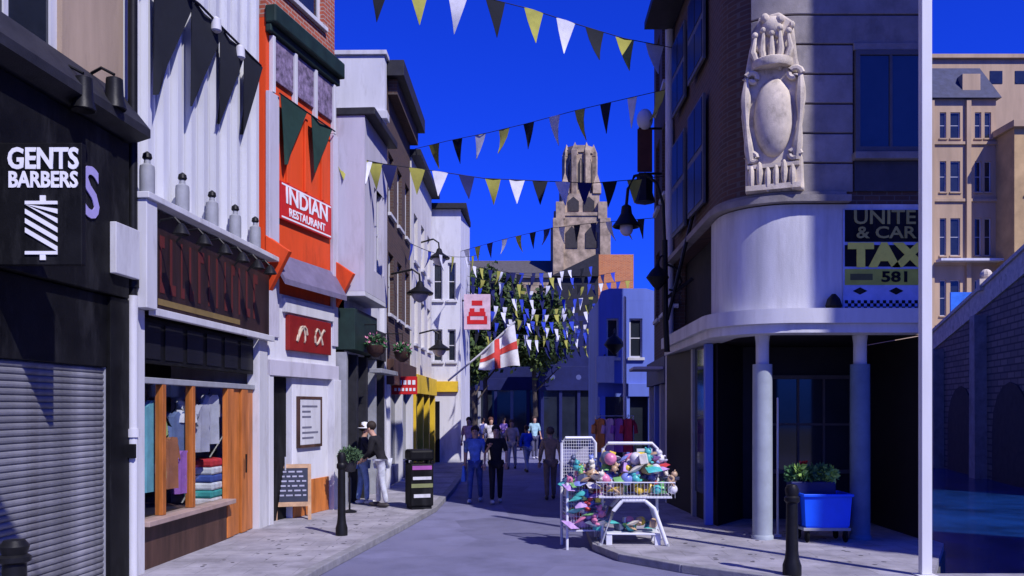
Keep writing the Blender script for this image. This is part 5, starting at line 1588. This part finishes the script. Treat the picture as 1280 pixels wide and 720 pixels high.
    if near:
        f = MB().ell(tuple(hd+fw*.092*k-upv*.035*k), (.014*k, .022*k, .024*k), 8, 6)
        O('nose', f, sk, p, smooth=True)
        for e in (-1, 1):
            O('eye', MB().ell(tuple(hd+fw*.083*k+Vector((e*.032*k, 0, 0))-upv*.005*k), (.011*k,)*3, 8, 6), M('eye_dark', (.03, .025, .02), .3), p, smooth=True)
            O('ear', MB().ell(tuple(hd+Vector((e*.092*k, 0, 0))-upv*.03*k), (.012*k, .02*k, .03*k), 8, 6), sk, p, smooth=True)
        O('mouth', MB().ell(tuple(hd+fw*.078*k-upv*.078*k), (.024*k, .012*k, .006*k), 8, 5), M('lip', (.35, .13, .12), .5), p, smooth=True)
    if hat:
        c0 = hd+upv*.05*k
        hm2 = MB().lathe([(.0, .10*k), (.06*k, .09*k), (.10*k, .04*k), (.106*k, -.02*k), (.15*k, -.03*k), (.15*k, -.04*k), (.1*k, -.03*k)], n=14)
        hm2.v = [tuple(Vector(v)+c0) for v in hm2.v]
        O('hat', hm2, M('hat_cloth', hat, .9), p, smooth=True)
    if bag:
        c0 = J['wrr'] + Vector((.03, 0, -.22))*k
        O('shopping_bag', MB().add([(c0.x-.05, c0.y-.16, c0.z-.2), (c0.x+.05, c0.y-.16, c0.z-.2), (c0.x+.05, c0.y+.16, c0.z-.2), (c0.x-.05, c0.y+.16, c0.z-.2), (c0.x-.02, c0.y-.14, c0.z+.16), (c0.x+.02, c0.y-.14, c0.z+.16), (c0.x+.02, c0.y+.14, c0.z+.16), (c0.x-.02, c0.y+.14, c0.z+.16)],
          [(0,3,2,1), (4,5,6,7), (0,1,5,4), (1,2,6,5), (2,3,7,6), (3,0,4,7)]), M('bag_%d' % int(bag[2]*99), bag, .5), bevel=.01, loc=p.location, rot=(0, 0, rz), label='blue carrier bag held by the person in the blue top', cat='bag')
    return p
PZ = .11
person(478, 18.1, R(80), 1.78, 'person in black jacket and pale jeans leaning forward at the left kerb', (.014, .013, .016), (.52, .54, .58), (.03, .02, .015), .12, .34, 'fwd', 0, True, z=PZ)
person(453, 18.6, R(-70), 1.70, 'person in dark jacket, blue jeans and white hat facing the leaning one', (.03, .03, .045), (.20, .28, .50), (.05, .03, .02), .08, .05, 'fwd', 0, True, hat=(.75, .75, .78), z=PZ)
person(594, 20.0, R(175), 1.72, 'person in blue top and blue jeans walking towards the viewer', (.12, .21, .55), (.06, .09, .26), (.03, .02, .02), .22, .02, 'down', 0, False, bag=(.08, .2, .62), z=.004)
person(620, 19.8, R(185), 1.74, 'person in black clothes walking beside the blue-topped one', (.012, .012, .018), (.012, .012, .02), (.02, .015, .015), .18, .0, 'bent', 0, False, z=.004)
person(688, 20.6, R(5), 1.68, 'person in brown coat walking away in the street', (.36, .24, .13), (.24, .16, .10), (.10, .07, .05), .14, .03, 'down', 0, True, z=.004)
crowd = [(586, 29, (.62, .40, .50), (.3, .3, .4), 'pink top at the left edge of the far crowd'), (604, 41, (.65, .62, .66), (.12, .12, .2), 'white top, second from the left of the far crowd'),
         (613, 33, (.60, .58, .62), (.40, .36, .34), 'white top and beige trousers in the far crowd'), (630, 44, (.30, .18, .45), (.1, .1, .15), 'violet top in the far crowd'), (640, 31, (.56, .46, .42), (.5, .44, .40), 'beige clothes in the middle of the far crowd'),
         (659, 29.5, (.03, .10, .62), (.45, .46, .52), 'bright blue top at the right of the far crowd'), (668, 37, (.35, .55, .60), (.08, .08, .14), 'pale teal top at the right end of the far crowd')]
for i, (px, y, a, b, lab) in enumerate(crowd):
    person(px, y, R((170, 25, 200, 150)[i % 4]), (1.72, 1.55, 1.78, 1.62)[i % 4], 'person in ' + lab, a, b, (.05+.02*(i % 3), .035, .025), .08+.08*(i % 3), .04*(i % 3), ('down', 'bent', 'down', 'fwd')[i % 4], i % 2, bool(i % 2), near=False, group='far crowd in the street', z=.004 if X(px, y) > -1.3 else PZ)
for px, y, zz, rgb, lab in ((1176, 48.5, 4.9, (.6, .06, .05), 'red top behind the ramp parapet at its lower end'), (1227, 43, 5.9, (.55, .10, .10), 'dull red top behind the ramp parapet')):
    person(px, y, R(180), 1.75, 'person in ' + lab, rgb, (.1, .1, .15), (.05, .04, .03), .05, 0, 'down', 0, True, near=False, group='people on the ramp', z=zz)

# ================================================================== SMALL STREET DETAILS
gum = M('gum_spots', (.10, .095, .11), .9)
m = MB(); rn = random.Random(4)
for k in range(140):
    if k % 2: yy_ = rn.uniform(11.2, 18); xx_ = -2.5 - .1*rn.random() + (yy_-11.3)*.125 - rn.uniform(.25, 1.5)
    else: yy_ = rn.uniform(11.4, 15); xx_ = rn.uniform(2.6, 5.0)
    r_ = rn.uniform(.012, .035)
    m.slab([(xx_+r_*math.cos(t), yy_+r_*1.2*math.sin(t)) for t in [q*1.05 for q in range(6)]], .1105, .1125)
O('gum_spots', m, gum, kind='stuff', label='dark gum spots trodden into the pavements', cat='gum')

for i, (LN, px, py, out, lab) in enumerate(((L3, 470, 432, .55, 'hanging flower basket on the lilac bay building'), (L4, 503, 440, .5, 'hanging flower basket on the tall building by the red sign'))):
    p = on_line(LN, px, py, out)
    hb_ = E('hanging_basket', p, LN.rz, lab, 'basket', 'flower baskets along the left row')
    O('foliage', leafball(MB(), (0, 0, .05), (.24, .24, .2), 220, .06, 50+i), dg_, hb_)
    O('flowers', leafball(MB(), (0, 0, .1), (.25, .25, .19), 60, .04, 60+i), M('goods_1', goods_cols[1]), hb_)
    O('bowl', MB().lathe([(.05, -.25), (.18, -.15), (.22, 0)], n=12), brownw, hb_, smooth=True)
    O('bracket', MB().tube([(0, 0, .1), (0, 0, .45), (0, out-.02, .45)], .015, 6), iron, hb_)

O('thin_pole', MB().lathe([(.07, 0), (.07, .03), (.02, .04), (.018, 1.2), (.016, 2.2), (.004, 2.21)], n=10), white, smooth=True, loc=(X(972, 14.0), 14.0, .11), label='thin pale upright pole just right of the sunlit column', cat='pole')
